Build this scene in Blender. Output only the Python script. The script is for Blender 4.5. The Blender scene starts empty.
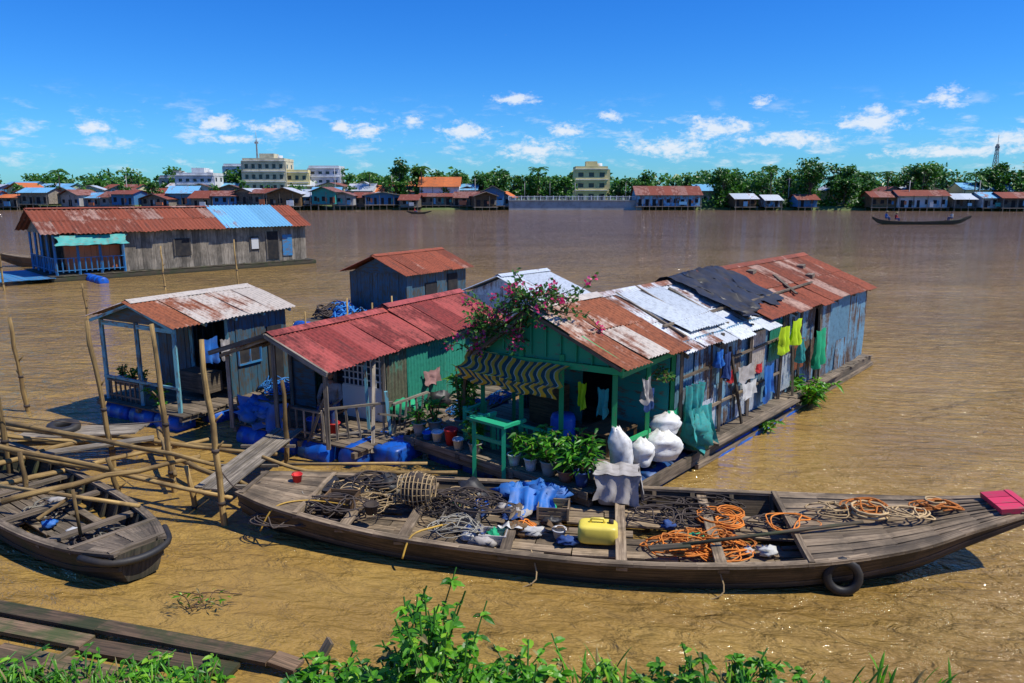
import bpy, math, random
from mathutils import Vector, Matrix, noise as mn
R=random.Random(7)
V=Vector
Z=V((0,0,1))
sc=bpy.context.scene
U=R.uniform

# ------------------------------------------------------------------ materials
def nodes(name):
    m=bpy.data.materials.new(name); m.use_nodes=True
    nt=m.node_tree; b=nt.nodes['Principled BSDF']
    return m,nt,b
def nd(nt,t,**k):
    n=nt.nodes.new(t)
    for a,v in k.items(): setattr(n,a,v)
    return n
def mixc(nt,f,a,b,mode='MIX'):
    n=nd(nt,'ShaderNodeMix',data_type='RGBA',blend_type=mode)
    for s,v in ((n.inputs[0],f),(n.inputs[6],a),(n.inputs[7],b)):
        if hasattr(v,'links'): nt.links.new(v,s)
        elif isinstance(v,(int,float)): s.default_value=v
        else: s.default_value=(v[0],v[1],v[2],1)
    return n.outputs[2]
def math_(nt,op,a,b=0,c=0,clamp=False):
    n=nd(nt,'ShaderNodeMath',operation=op,use_clamp=clamp)
    for i,v in enumerate((a,b,c)):
        if hasattr(v,'links'): nt.links.new(v,n.inputs[i])
        else: n.inputs[i].default_value=v
    return n.outputs[0]
def ramp(nt,f,lo,hi):
    n=nd(nt,'ShaderNodeMapRange',interpolation_type='SMOOTHSTEP')
    nt.links.new(f,n.inputs[0]); n.inputs[1].default_value=lo; n.inputs[2].default_value=hi
    return n.outputs[0]
def noi(nt,co,sc3,scale=1.0,detail=4,rough=.6,dist=0):
    mp=nd(nt,'ShaderNodeMapping'); nt.links.new(co,mp.inputs[0]); mp.inputs[3].default_value=sc3
    n=nd(nt,'ShaderNodeTexNoise'); nt.links.new(mp.outputs[0],n.inputs['Vector'])
    n.inputs['Scale'].default_value=scale; n.inputs['Detail'].default_value=detail
    n.inputs['Roughness'].default_value=rough; n.inputs['Distortion'].default_value=dist
    return n.outputs[0]
def common(nt):
    uv=nd(nt,'ShaderNodeUVMap').outputs[0]
    at=nd(nt,'ShaderNodeAttribute',attribute_name='rnd').outputs['Fac']
    pos=nd(nt,'ShaderNodeNewGeometry').outputs['Position']
    return uv,at,pos
def bump(nt,b,h,s=.3,d=.01):
    n=nd(nt,'ShaderNodeBump'); n.inputs['Strength'].default_value=s; n.inputs['Distance'].default_value=d
    nt.links.new(h,n.inputs['Height']); nt.links.new(n.outputs[0],b.inputs['Normal'])
def valmul(nt,col,f):
    n=nd(nt,'ShaderNodeVectorMath',operation='SCALE')
    nt.links.new(col,n.inputs[0]); nt.links.new(f,n.inputs['Scale']); return n.outputs[0]

def wood(name,c1,c2,stain=(.04,.035,.02),st=.5,var=.9,rough=.85,wet=False):
    m,nt,b=nodes(name); uv,at,pos=common(nt)
    g=noi(nt,uv,(1.3,28,1),1,5,.65,.4)
    col=mixc(nt,ramp(nt,g,.32,.68),c1,c2)
    s=noi(nt,pos,(1,1,1),1.7,5,.65)
    col=mixc(nt,math_(nt,'MULTIPLY',ramp(nt,s,.42,.66),st),col,stain)
    f=math_(nt,'MULTIPLY_ADD',at,var,1-var*.5)
    col=valmul(nt,col,f)
    if wet:
        sx=nd(nt,'ShaderNodeSeparateXYZ'); nt.links.new(pos,sx.inputs[0])
        w=ramp(nt,math_(nt,'MULTIPLY_ADD',s,.25,sx.outputs[2]),.32,.12)
        col=mixc(nt,math_(nt,'MULTIPLY',w,.75),col,(.018,.02,.010))
    nt.links.new(col,b.inputs['Base Color']); b.inputs['Roughness'].default_value=rough
    bump(nt,b,g,.6,.014)
    return m
def tin(name,pale,rust,amt,dark=(.07,.03,.02),metal=.15,rough=.5,streak=.5,var=.35):
    m,nt,b=nodes(name); uv,at,pos=common(nt)
    big=noi(nt,uv,(.8,.6,1),1.1,5,.65,.3)
    stv=noi(nt,uv,(7,.45,1),1,4,.7,.2)
    fine=noi(nt,uv,(14,9,1),1,4,.7)
    a=math_(nt,'MULTIPLY_ADD',stv,streak,big)
    a=math_(nt,'MULTIPLY_ADD',at,.42,a)
    a=math_(nt,'MULTIPLY_ADD',fine,.22,a)
    c=.5+.5*streak+.21+.11
    t=c+ (0.5-amt)*.75
    k=ramp(nt,a,t-.12,t+.12)
    rc=mixc(nt,ramp(nt,fine,.35,.7),rust,[x*.5 for x in rust])
    rc=mixc(nt,ramp(nt,stv,.52,.75),rc,dark)
    pc=mixc(nt,ramp(nt,fine,.4,.75),pale,[x*.66 for x in pale])
    col=mixc(nt,k,pc,rc)
    col=valmul(nt,col,math_(nt,'MULTIPLY_ADD',at,var,1-var*.5))
    nt.links.new(col,b.inputs['Base Color'])
    nt.links.new(math_(nt,'MULTIPLY_ADD',k,.35,rough),b.inputs['Roughness'])
    nt.links.new(math_(nt,'MULTIPLY_ADD',k,-metal,metal),b.inputs['Metallic'])
    bump(nt,b,fine,.25,.006)
    return m
def plain(name,c,rough=.6,metal=0,var=.3,dirt=.35,dc=(.09,.07,.045),sc_=3):
    m,nt,b=nodes(name); uv,at,pos=common(nt)
    n=noi(nt,pos,(1,1,1),sc_,6,.65)
    col=mixc(nt,math_(nt,'MULTIPLY',ramp(nt,n,.42,.7),dirt),c,dc)
    col=valmul(nt,col,math_(nt,'MULTIPLY_ADD',at,var,1-var*.5))
    nt.links.new(col,b.inputs['Base Color']); b.inputs['Roughness'].default_value=rough; b.inputs['Metallic'].default_value=metal
    bump(nt,b,n,.2,.01)
    return m
def paint(name,c,under=(.16,.12,.08),peel=.4,rough=.6):
    m,nt,b=nodes(name); uv,at,pos=common(nt)
    n=noi(nt,uv,(3,16,1),1,6,.7,.3); n2=noi(nt,pos,(1,1,1),2.5,4,.6)
    a=math_(nt,'ADD',n,math_(nt,'MULTIPLY',n2,.5))
    col=mixc(nt,ramp(nt,a,.98-.5*peel,1.15-.5*peel),c,under)
    col=valmul(nt,col,math_(nt,'MULTIPLY_ADD',at,.4,.8))
    nt.links.new(col,b.inputs['Base Color']); b.inputs['Roughness'].default_value=rough
    bump(nt,b,n,.3,.006)
    return m
def leafm(name,c1,c2,c3,tr=.35):
    m,nt,b=nodes(name); uv,at,pos=common(nt)
    n=noi(nt,pos,(1,1,1),1.1,3,.6)
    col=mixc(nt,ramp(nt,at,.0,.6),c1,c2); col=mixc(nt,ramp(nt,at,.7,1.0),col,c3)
    col=valmul(nt,col,math_(nt,'MULTIPLY_ADD',n,.9,.55))
    nt.links.new(col,b.inputs['Base Color']); b.inputs['Roughness'].default_value=.42
    t=nd(nt,'ShaderNodeBsdfTranslucent'); nt.links.new(valmul(nt,col,math_(nt,'ADD',1.3,0)),t.inputs[0])
    ms=nd(nt,'ShaderNodeMixShader'); ms.inputs[0].default_value=tr
    nt.links.new(b.outputs[0],ms.inputs[1]); nt.links.new(t.outputs[0],ms.inputs[2])
    nt.links.new(ms.outputs[0],nt.nodes['Material Output'].inputs[0])
    return m
def stripes(name,c1,c2,c3,scale):
    m,nt,b=nodes(name); uv,at,pos=common(nt)
    sx=nd(nt,'ShaderNodeSeparateXYZ'); nt.links.new(uv,sx.inputs[0])
    w=math_(nt,'FRACT',math_(nt,'MULTIPLY',sx.outputs[0],scale))
    a=ramp(nt,w,.44,.47); bb=ramp(nt,w,.90,.93)
    col=mixc(nt,a,c1,c2); col=mixc(nt,bb,col,c3)
    n=noi(nt,pos,(1,1,1),5,4,.6); col=mixc(nt,math_(nt,'MULTIPLY',ramp(nt,n,.45,.75),.5),col,(.12,.09,.05))
    nt.links.new(col,b.inputs['Base Color']); b.inputs['Roughness'].default_value=.8
    return m

W_grey=wood('weathered_grey_wood',(.24,.185,.125),(.08,.058,.038),st=.6)
W_grey2=wood('silvered_plank_wood',(.34,.29,.22),(.105,.085,.062),(.06,.05,.035),st=.5)
W_boat=wood('boat_wood',(.20,.145,.085),(.055,.038,.022),st=.7,wet=True)
W_deck=wood('deck_wood',(.34,.255,.16),(.12,.082,.048),(.05,.038,.022),st=.65)
W_dark=wood('dark_wet_wood',(.10,.078,.05),(.028,.022,.014),(.02,.045,.008),.6,wet=True)
W_brown=wood('brown_wood',(.25,.14,.06),(.09,.05,.02))
W_bam=wood('bamboo_pole_wood',(.46,.31,.11),(.20,.12,.04),(.07,.04,.018),.6)
T_pale=tin('pale_tin',(.66,.70,.72),(.24,.09,.045),.30,metal=.3)
T_palerust=tin('pale_rusty_tin',(.66,.58,.48),(.30,.09,.035),.55)
T_rust=tin('rusty_tin',(.56,.34,.25),(.26,.06,.025),.76,var=.6)
T_red=tin('red_oxide_tin',(.50,.10,.075),(.22,.032,.026),.60,dark=(.08,.02,.018),metal=.05,var=.5)
T_blue=tin('blue_grey_tin',(.17,.34,.46),(.15,.10,.07),.32,metal=.15,streak=.9,var=.8)
T_blue2=tin('blue_roof_tin',(.18,.46,.68),(.28,.14,.1),.2,metal=.1)
T_silver=tin('silver_tin',(.60,.66,.70),(.28,.15,.1),.2,metal=.3)
T_green=tin('green_tin',(.035,.30,.20),(.10,.10,.06),.32,metal=.05)
P_teal=paint('teal_paint',(.02,.34,.30),peel=.45)
P_green=paint('green_paint',(.012,.32,.10),peel=.3)
P_mint=paint('mint_paint',(.015,.42,.19),peel=.3)
P_blue=paint('blue_paint',(.03,.20,.42),peel=.5)
P_dblue=paint('slate_blue_paint',(.04,.11,.16),(.08,.065,.045),peel=.6)
P_lblue=paint('pale_blue_paint',(.16,.44,.50),peel=.5)
P_orange=paint('coral_paint',(.60,.17,.06),peel=.2)
P_white=paint('white_paint',(.70,.70,.66),peel=.2)
P_barrel=plain('blue_plastic_barrel',(.005,.10,.50),.4,dirt=.75,dc=(.03,.045,.06),sc_=4)
P_barrel2=plain('grimy_blue_barrel',(.01,.07,.24),.5,dirt=.85,dc=(.035,.035,.03),sc_=4)
Pl_blue=plain('blue_plastic',(.008,.13,.62),.4,dirt=.15)
C_blue=plain('blue_tarp',(.015,.15,.50),.6,dirt=.4)
C_black=plain('black_tarp',(.018,.019,.022),.5,dirt=.3)
C_white=plain('white_cloth',(.60,.60,.57),.8,dirt=.4)
C_sack=plain('white_sack',(.74,.74,.71),.6,dirt=.45,dc=(.25,.2,.13),sc_=9)
C_grey=plain('grey_sheet',(.42,.39,.36),.8,dirt=.6)
C_lime=plain('lime_cloth',(.50,.72,.005),.8,dirt=.1)
C_yel=plain('yellow_cloth',(.75,.50,.02),.8,dirt=.1)
C_navy=plain('navy_cloth',(.02,.06,.20),.8,dirt=.1)
C_red=plain('red_cloth',(.58,.02,.02),.7,dirt=.15)
C_net=plain('turquoise_net',(.03,.32,.30),.8,dirt=.45,sc_=14)
C_emer=plain('emerald_cloth',(.008,.38,.17),.8,dirt=.2)
Rp_or=plain('orange_rope',(.66,.20,.02),.8,var=.6,dirt=.4)
Rp_tan=plain('tan_rope',(.48,.34,.17),.9,var=.6,dirt=.4)
Rp_dk=plain('dark_rope',(.06,.045,.038),.9,var=.8)
Rp_gr=plain('grey_net',(.26,.24,.19),.9,var=.8)
Rp_bl=plain('blue_net',(.015,.18,.50),.8,var=.7)
Y_can=plain('yellow_jerrycan_plastic',(.82,.66,.10),.4,dirt=.2)
Rub=plain('black_rubber',(.018,.018,.019),.6,dirt=.35)
Pink=paint('pink_red_paint',(.58,.03,.08),peel=.45)
Terr=plain('terracotta',(.33,.12,.06),.8)
Cem=plain('cement_pot',(.36,.33,.28),.9)
Wht=plain('white_plastic',(.70,.70,.68),.4,dirt=.25)
Dark=plain('painted_interior_shade',(.014,.014,.016),.9)  # near-black colour stands in for the shade inside rooms and openings
Cream=plain('cream_plaster',(.62,.55,.36),.85,dirt=.45,sc_=.4)
Crm2=plain('yellow_plaster',(.74,.62,.28),.85,dirt=.25,sc_=.4)
Whp=plain('white_plaster',(.68,.69,.68),.85,dirt=.4,sc_=.4)
Grp=plain('grey_concrete',(.36,.35,.33),.9,dirt=.4,sc_=.5)
Tile=plain('orange_tile_roof',(.55,.14,.03),.8,dirt=.4,sc_=.8)
RoofR=tin('far_rusty_roof',(.42,.20,.14),(.22,.05,.025),.65,var=.6)
Gls=plain('window_glass_dark',(.03,.045,.06),.15,var=.2,dirt=.1)
Skin=plain('skin',(.28,.14,.08),.55,dirt=0,var=0)
Hair=plain('hair_black',(.012,.010,.01),.5,dirt=0,var=0)
L_tree=leafm('tree_leaves',(.018,.075,.006),(.05,.17,.010),(.13,.29,.02),.3)
L_bright=leafm('bank_leaves',(.03,.15,.006),(.10,.34,.010),(.28,.52,.03),.35)
L_pot=leafm('pot_plant_leaves',(.02,.13,.008),(.07,.28,.015),(.18,.42,.03),.35)
L_dark=leafm('vine_leaves',(.025,.10,.015),(.06,.20,.03),(.14,.32,.05),.35)
L_pink=leafm('bougainvillea_bracts',(.55,.02,.12),(.75,.04,.20),(.85,.14,.32),.4)
Straw=leafm('dry_grass_blades',(.20,.15,.05),(.28,.22,.08),(.35,.3,.12),.3)

# ------------------------------------------------------------------ mesh builder
class MB:
    def __init__(s): s.v=[];s.f=[];s.uv=[];s.r=[];s.m=[];s.sm=[]
    def add(s,vs,fs,uvs,r=None,m=0,sm=False):
        if r is None: r=R.random()
        b=len(s.v); s.v.extend(vs); o=r*37.0
        for f,u in zip(fs,uvs):
            s.f.append(tuple(b+i for i in f)); s.uv.append([(a+o,c+o*.7) for a,c in u]); s.r.append(r); s.m.append(m); s.sm.append(sm)
    def poly(s,pts,r=None,m=0):
        pts=[V(p) for p in pts]; a=(pts[1]-pts[0]).normalized(); n=a.cross(pts[2]-pts[0]).normalized(); b=n.cross(a)
        s.add(pts,[tuple(range(len(pts)))],[[((p-pts[0]).dot(a),(p-pts[0]).dot(b)) for p in pts]],r,m)
    def beam(s,a,b,w,h,r=None,m=0,up=Z,tp=1.0):
        a=V(a);b=V(b);d=b-a;L=d.length
        if L<1e-6:return
        d/=L; sd=d.cross(V(up))
        if sd.length<.05: sd=d.cross(V((1,0,0)))
        sd.normalize(); u=sd.cross(d)
        vs=[]
        for p,k in ((a,1),(b,tp)):
            for x,y in ((-1,-1),(1,-1),(1,1),(-1,1)): vs.append(p+sd*(x*w/2*k)+u*(y*h/2*k))
        fs=[(0,1,5,4),(1,2,6,5),(2,3,7,6),(3,0,4,7),(3,2,1,0),(4,5,6,7)]
        uv=[[(0,0),(0,w),(L,w),(L,0)],[(0,0),(0,h),(L,h),(L,0)],[(0,.3),(0,.3+w),(L,.3+w),(L,.3)],[(0,.6),(0,.6+h),(L,.6+h),(L,.6)],
            [(0,0),(w,0),(w,h),(0,h)],[(0,0),(w,0),(w,h),(0,h)]]
        s.add(vs,fs,uv,r,m)
    def tube(s,pts,rad,n=7,r=None,m=0,closed=False,cap=True):
        pts=[V(p) for p in pts]; k=len(pts)
        if not hasattr(rad,'__len__'): rad=[rad]*k
        vs=[];fs=[];uv=[];L=0;prev=None
        for i,p in enumerate(pts):
            if closed: t=(pts[(i+1)%k]-pts[i-1])
            else: t=pts[min(i+1,k-1)]-pts[max(i-1,0)]
            t=t.normalized() if t.length>1e-9 else Z.copy()
            if prev is None:
                a=t.cross(Z)
                if a.length<.1:a=t.cross(V((1,0,0)))
            else:
                a=prev-t*prev.dot(t)
                if a.length<.05:a=t.cross(V((1,0,0)))
            a.normalize(); prev=a; c=t.cross(a)
            for j in range(n):
                q=2*math.pi*j/n; vs.append(p+(a*math.cos(q)+c*math.sin(q))*rad[i])
        cc=2*math.pi*max(rad)
        for i in range(k if closed else k-1):
            i2=(i+1)%k; dl=(pts[i2]-pts[i]).length
            for j in range(n):
                j2=(j+1)%n
                fs.append((i*n+j,i*n+j2,i2*n+j2,i2*n+j)); uv.append([(L,cc*j/n),(L,cc*(j+1)/n),(L+dl,cc*(j+1)/n),(L+dl,cc*j/n)])
            L+=dl
        if cap and not closed:
            fs.append(tuple(range(n))[::-1]); uv.append([(0,0)]*n)
            fs.append(tuple((k-1)*n+j for j in range(n))); uv.append([(0,0)]*n)
        s.add(vs,fs,uv,r,m,True)
    def blob(s,c,rx,ry,rz,nz=.25,fq=3,r=None,m=0,n=14,k=9):
        c=V(c);vs=[];fs=[];uv=[];o=V((U(0,50),U(0,50),0))
        for i in range(k+1):
            ph=math.pi*i/k
            for j in range(n):
                th=2*math.pi*j/n; d=V((math.sin(ph)*math.cos(th),math.sin(ph)*math.sin(th),math.cos(ph)))
                q=1+nz*mn.noise(d*fq*.6+o)+nz*.5*mn.noise(d*fq*1.7+o)
                vs.append(c+V((d.x*rx,d.y*ry,d.z*rz))*q)
        for i in range(k):
            for j in range(n):
                j2=(j+1)%n; fs.append((i*n+j,(i+1)*n+j,(i+1)*n+j2,i*n+j2)); uv.append([(j/n,i/k),(j/n,(i+1)/k),((j+1)/n,(i+1)/k),((j+1)/n,i/k)])
        s.add(vs,fs,uv,r,m,True)
    def cloth(s,P,A,B,w,h,amp=.05,folds=4,r=None,m=0,nx=16,ny=8,ragged=.0,sag=0):
        P=V(P);A=V(A).normalized();B=V(B).normalized();N=A.cross(B).normalized()
        vs=[];fs=[];uv=[];ph=U(0,6)
        for j in range(ny+1):
            for i in range(nx+1):
                x=i/nx;y=j/ny
                z=amp*(.3+.7*y)*(math.sin(x*folds*6.28+ph+y*1.5)+.6*mn.noise(V((x*5,y*4,ph)))+.5*mn.noise(V((x*11,y*7,ph))))
                hh=h*(1+ragged*mn.noise(V((x*4,ph,3))))
                vs.append(P+A*(w*(x+.10*mn.noise(V((y*3,x*2,ph)))*y+(x-.5)*-.12*math.sin(y*3)))+B*(hh*y)+N*z-Z*(sag*math.sin(x*3.14)+.03*abs(math.sin(x*9+ph))))
        for j in range(ny):
            for i in range(nx):
                a=j*(nx+1)+i; fs.append((a,a+1,a+nx+2,a+nx+1))
                uv.append([(w*i/nx,h*j/ny),(w*(i+1)/nx,h*j/ny),(w*(i+1)/nx,h*(j+1)/ny),(w*i/nx,h*(j+1)/ny)])
        s.add(vs,fs,uv,r if r is not None else .5,m,True)
    def leaf(s,p,d,l,w,r=None,m=0,seg=1,droop=0.3,nrm=None):
        d=V(d).normalized(); n=V(nrm) if nrm else V((U(-1,1),U(-1,1),U(.2,1.2)))
        sd=d.cross(n)
        if sd.length<.05: sd=V((1,0,0))
        sd.normalize(); n=sd.cross(d)
        if seg==1:
            c=p+d*l*.45
            s.add([p,c+sd*w*.5+n*w*.12,p+d*l-Z*l*droop*.3,c-sd*w*.5+n*w*.12],[(0,1,2,3)],[[(0,0),(.5,1),(1,0),(.5,-1)]],r,m)
        else:
            vs=[];fs=[]; K=seg
            for i in range(K+1):
                t=i/K; c=p+d*l*t-Z*(l*droop*t*t); ww=w*.5*math.sin(math.pi*min(1,.12+t*.88))**.8*(1 if t<1 else 0)
                vs+= [c-sd*ww+n*ww*.35,c,c+sd*ww+n*ww*.35]
            for i in range(K):
                b=i*3; fs+= [(b,b+1,b+4,b+3),(b+1,b+2,b+5,b+4)]
            s.add(vs,fs,[[(0,0),(0,1),(1,1),(1,0)]]*len(fs),r,m,False)
    def build(s,name,mats,parent=None):
        me=bpy.data.meshes.new(name)
        o=parent.location.copy() if parent else V((0,0,0))
        me.from_pydata([tuple(v-o) for v in s.v],[],s.f)
        uvl=me.uv_layers.new(name='UVMap'); fl=[]
        for u in s.uv:
            for a in u: fl.extend(a)
        uvl.data.foreach_set('uv',fl)
        at=me.attributes.new('rnd','FLOAT','FACE'); at.data.foreach_set('value',s.r)
        me.polygons.foreach_set('material_index',s.m); me.polygons.foreach_set('use_smooth',s.sm)
        if not isinstance(mats,(list,tuple)): mats=[mats]
        for m in mats: me.materials.append(m)
        me.update()
        ob=bpy.data.objects.new(name,me); sc.collection.objects.link(ob)
        if parent: ob.parent=parent
        return ob
def emp(name,loc):
    e=bpy.data.objects.new(name,None); e.empty_display_size=.3; e.location=V(loc); sc.collection.objects.link(e); return e
class Fr:
    def __init__(s,o,d): s.o=V((o[0],o[1],0)); s.d=V((d[0],d[1],0)).normalized(); s.n=V((-s.d.y,s.d.x,0))
    def __call__(s,a,b,z=0): return s.o+s.d*a+s.n*b+V((0,0,z))

def corr(mb,P,A,B,length,sw=.8,amp=.017,wave=.115,jit=.08,rows=1,m=0,lift=.014,tilt=.012,q=5,skip=0):
    P=V(P);A=V(A).normalized();H=B.length;Bn=B.normalized();N=A.cross(Bn).normalized()
    if N.z<-.01:N=-N
    n=max(1,round(length/sw));w=length/n
    for row in range(rows):
        for i in range(n):
            if R.random()<skip: continue
            r=R.random();off=U(0,lift)+row*.014+(i%2)*.008;tl=U(-tilt,tilt)
            h0=H*row/rows-(.1 if row else U(-.2,1)*jit);h1=H*(row+1)/rows+U(-.3,1)*jit*.3
            a0=i*w-.035;a1=(i+1)*w+.035;cols=max(4,int((a1-a0)/wave*q))
            vs=[];fs=[];uv=[];up0=U(0,.02)
            bend=U(-.012,.018)
            for k in range(cols+1):
                a=a0+(a1-a0)*k/cols;wv=amp*math.sin(2*math.pi*a/wave)
                for t in (0,.33,.66,1):
                    h=h0+(h1-h0)*t
                    vs.append(P+A*(a+tl*(h-h0))+Bn*h+N*(wv+off+bend*math.sin(t*3.1)+up0*(1-t)+.012*mn.noise(V((a*1.3,h*1.5,row+r*9)))))
            for k in range(cols):
                for t in range(3):
                    b=k*4+t
                    fs.append((b,b+4,b+5,b+1))
                    aa=(a1-a0)*k/cols;ab=(a1-a0)*(k+1)/cols;ha=(h1-h0)*t/3;hb=(h1-h0)*(t+1)/3
                    uv.append([(aa,ha),(ab,ha),(ab,hb),(aa,hb)])
            mb.add(vs,fs,uv,r,m,True)
def planks(mb,P,A,B,length,pw=.18,th=.025,jit=.06,gap=.008,m=0):
    P=V(P);A=V(A).normalized();H=B.length;Bn=B.normalized();N=A.cross(Bn).normalized();a=0
    while a<length-.02:
        w=min(pw*U(.75,1.25),length-a);c=P+A*(a+w/2)+N*U(-.008,.008)
        mb.beam(c+Bn*U(-jit,jit*.3),c+Bn*(H+U(-jit*.3,jit*.3))+A*U(-.01,.01),w-gap,th,None,m,up=N); a+=w
def deck(mb,F,s0,s1,w0,w1,z,pw=.2,along='w',jit=.08,m=0):
    if along=='w': planks(mb,F(s0,w0,z),F.d,F.n*(w1-w0),s1-s0,pw,.03,jit,.012,m)
    else: planks(mb,F(s0,w0,z),F.n,F.d*(s1-s0),w1-w0,pw,.03,jit,.012,m)
def roof(mb,F,s0,s1,wa,za,wr,zr,wb,zb,rows=1,m=0,**k):
    corr(mb,F(s0,wa,za),F.d,F(0,wr,zr)-F(0,wa,za),s1-s0,rows=rows,m=m,**k)
    corr(mb,F(s0,wb,zb),F.d,F(0,wr,zr)-F(0,wb,zb),s1-s0,rows=rows,m=m,**k)
def ridgecap(mb,F,s0,s1,wr,zr,m=0,w=.18):
    s=s0
    while s<s1-.1:
        e=min(s+1.8,s1);mb.poly([F(s,wr-w,zr-.035),F(e+.04,wr-w,zr-.035),F(e+.04,wr,zr+.05),F(s,wr,zr+.045)],None,m)
        mb.poly([F(s,wr+w,zr-.035),F(s,wr,zr+.045),F(e+.04,wr,zr+.05),F(e+.04,wr+w,zr-.035)],None,m);s=e
def frame(mb,F,s0,s1,wa,za,wr,zr,wb,zb,m=0,step=1.6):
    n=max(1,round((s1-s0)/step))
    for i in range(n+1):
        s=s0+(s1-s0)*i/n
        mb.beam(F(s,wa,za-.07),F(s,wr,zr-.07),.05,.07,None,m);mb.beam(F(s,wb,zb-.07),F(s,wr,zr-.07),.05,.07,None,m)
    for t in (0.06,.5,.95):
        for (w,z) in ((wa,za),(wb,zb)):
            ww=w+(wr-w)*t;zz=z+(zr-z)*t;mb.beam(F(s0,ww,zz-.045),F(s1,ww,zz-.045),.05,.05,None,m)
def barrels(mb,F,s0,s1,w,z=.1,r=.29,step=.95,across=False,m=0):
    s=s0
    while s<s1:
        L=.86
        a=F(s,w,z+U(-.04,.03)) if not across else F(w,s,z); d=F.d if not across else F.n
        mb.tube([a,a+d*.03,a+d*.2,a+d*.23,a+d*.26,a+d*.58,a+d*.61,a+d*.64,a+d*(L-.03),a+d*L],[r*.85,r*.97,r,r*1.05,r,r,r*1.05,r,r*.97,r*.85],14,None,m)
        s+=step
def rail(mb,a,b,h,n,bw=.035,m=0,lean=0,cross=False):
    a=V(a);b=V(b);mb.beam(a+Z*h,b+Z*h,.06,.045,None,m);mb.beam(a+Z*.12,b+Z*.12,.045,.045,None,m)
    for i in range(n+1):
        p=a+(b-a)*(i/n);mb.beam(p+V((U(-lean,lean),0,0)),p+Z*(h-.02)+V((U(-lean,lean),0,0)),bw,bw,None,m)
def catm(P,sub=4,closed=False):
    out=[];k=len(P)
    for i in range(k-1):
        p0=P[max(i-1,0)];p1=P[i];p2=P[i+1];p3=P[min(i+2,k-1)]
        for j in range(sub):
            t=j/sub;out.append(.5*((2*p1)+(p2-p0)*t+(2*p0-5*p1+4*p2-p3)*t*t+(3*p1-p0-3*p2+p3)*t**3))
    out.append(P[-1]);return out
def tangle(mb,c,rx,ry,h,n,rad,m=0,F=None):
    c=V(c);th=U(0,6);P=[]
    X=F.d if F else V((1,0,0));Y=F.n if F else V((0,1,0))
    for i in range(n):
        th+=U(.5,1.4);q=math.sqrt(R.random());P.append(c+X*(rx*q*math.cos(th))+Y*(ry*q*math.sin(th))+Z*(h*(1-q*q)*U(.3,1)+rad+U(0,.03)))
    mb.tube(catm(P,4),rad,5,None,m)
def coil(mb,c,r,loops,rad,m=0):
    c=V(c);P=[]
    for i in range(loops*12):
        a=i/12*2*math.pi;q=r*(1+.12*math.sin(i*.37)+U(-.04,.04));P.append(c+V((q*math.cos(a),q*math.sin(a),rad*1.3*(i/12)+U(0,.01))))
    mb.tube(P,rad,6,None,m)
def lathe(mb,c,prof,n=16,m=0,r=None,ax=None):
    c=V(c);vs=[];fs=[];uv=[];k=len(prof)
    M=ax.to_track_quat('Z','Y').to_matrix() if ax else Matrix.Identity(3)
    for (q,z) in prof:
        for j in range(n):
            a=2*math.pi*j/n;vs.append(c+M@V((q*math.cos(a),q*math.sin(a),z)))
    for i in range(k-1):
        for j in range(n):
            j2=(j+1)%n;fs.append((i*n+j,i*n+j2,(i+1)*n+j2,(i+1)*n+j));uv.append([(j/n,i/k),((j+1)/n,i/k),((j+1)/n,(i+1)/k),(j/n,(i+1)/k)])
    mb.add(vs,fs,uv,r,m,True)
def tyre(name,c,ax,Ro=.3,r=.075,parent=None):
    mb=MB();ax=V(ax).normalized();a=ax.cross(Z)
    if a.length<.1:a=V((1,0,0))
    a.normalize();b=ax.cross(a)
    n=28;k=10;vs=[];fs=[];uv=[]
    for i in range(n):
        t=2*math.pi*i/n;d=a*math.cos(t)+b*math.sin(t)
        for j in range(k):
            p=2*math.pi*j/k;cp=math.cos(p);sp=math.sin(p)
            x=(abs(cp)**.7)*math.copysign(1,cp);y=(abs(sp)**.7)*math.copysign(1,sp)
            vs.append(V(c)+d*(Ro-r+r*x+(.006 if (j in(0,1,9) and i%2) else 0))+ax*(r*1.05*y))
    for i in range(n):
        for j in range(k):
            i2=(i+1)%n;j2=(j+1)%k;fs.append((i*k+j,i*k+j2,i2*k+j2,i2*k+j));uv.append([(0,0),(0,1),(1,1),(1,0)])
    mb.add(vs,fs,uv,.5,0,True)
    return mb.build(name,Rub,parent)
def foliage(mb,c,h,sp,n,ll,lw,m=0,seg=1,droop=.4,stems=6,ms=None,up=.5,base=.1):
    c=V(c)
    tips=[]
    for i in range(stems):
        a=U(0,6.28);q=sp*math.sqrt(R.random());P=[c+V((q*.15*math.cos(a),q*.15*math.sin(a),0)),c+V((q*.6*math.cos(a),q*.6*math.sin(a),h*U(.4,.6))),c+V((q*math.cos(a),q*math.sin(a),h*U(.7,1)))]
        tips.append(catm(P,4))
        if ms is not None: mb.tube(tips[-1],[.012]*len(tips[-1]) ,4,None,ms)
    for i in range(n):
        T=R.choice(tips);t=U(base,1)*(len(T)-1);k=min(int(t),len(T)-2);p=T[k].lerp(T[k+1],t-k)
        a=U(0,6.28);d=V((math.cos(a),math.sin(a),U(-.1,1)*up*2))
        mb.leaf(p,d,ll*U(.6,1.2),lw*U(.7,1.2),R.random(),m,seg,droop)
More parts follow.
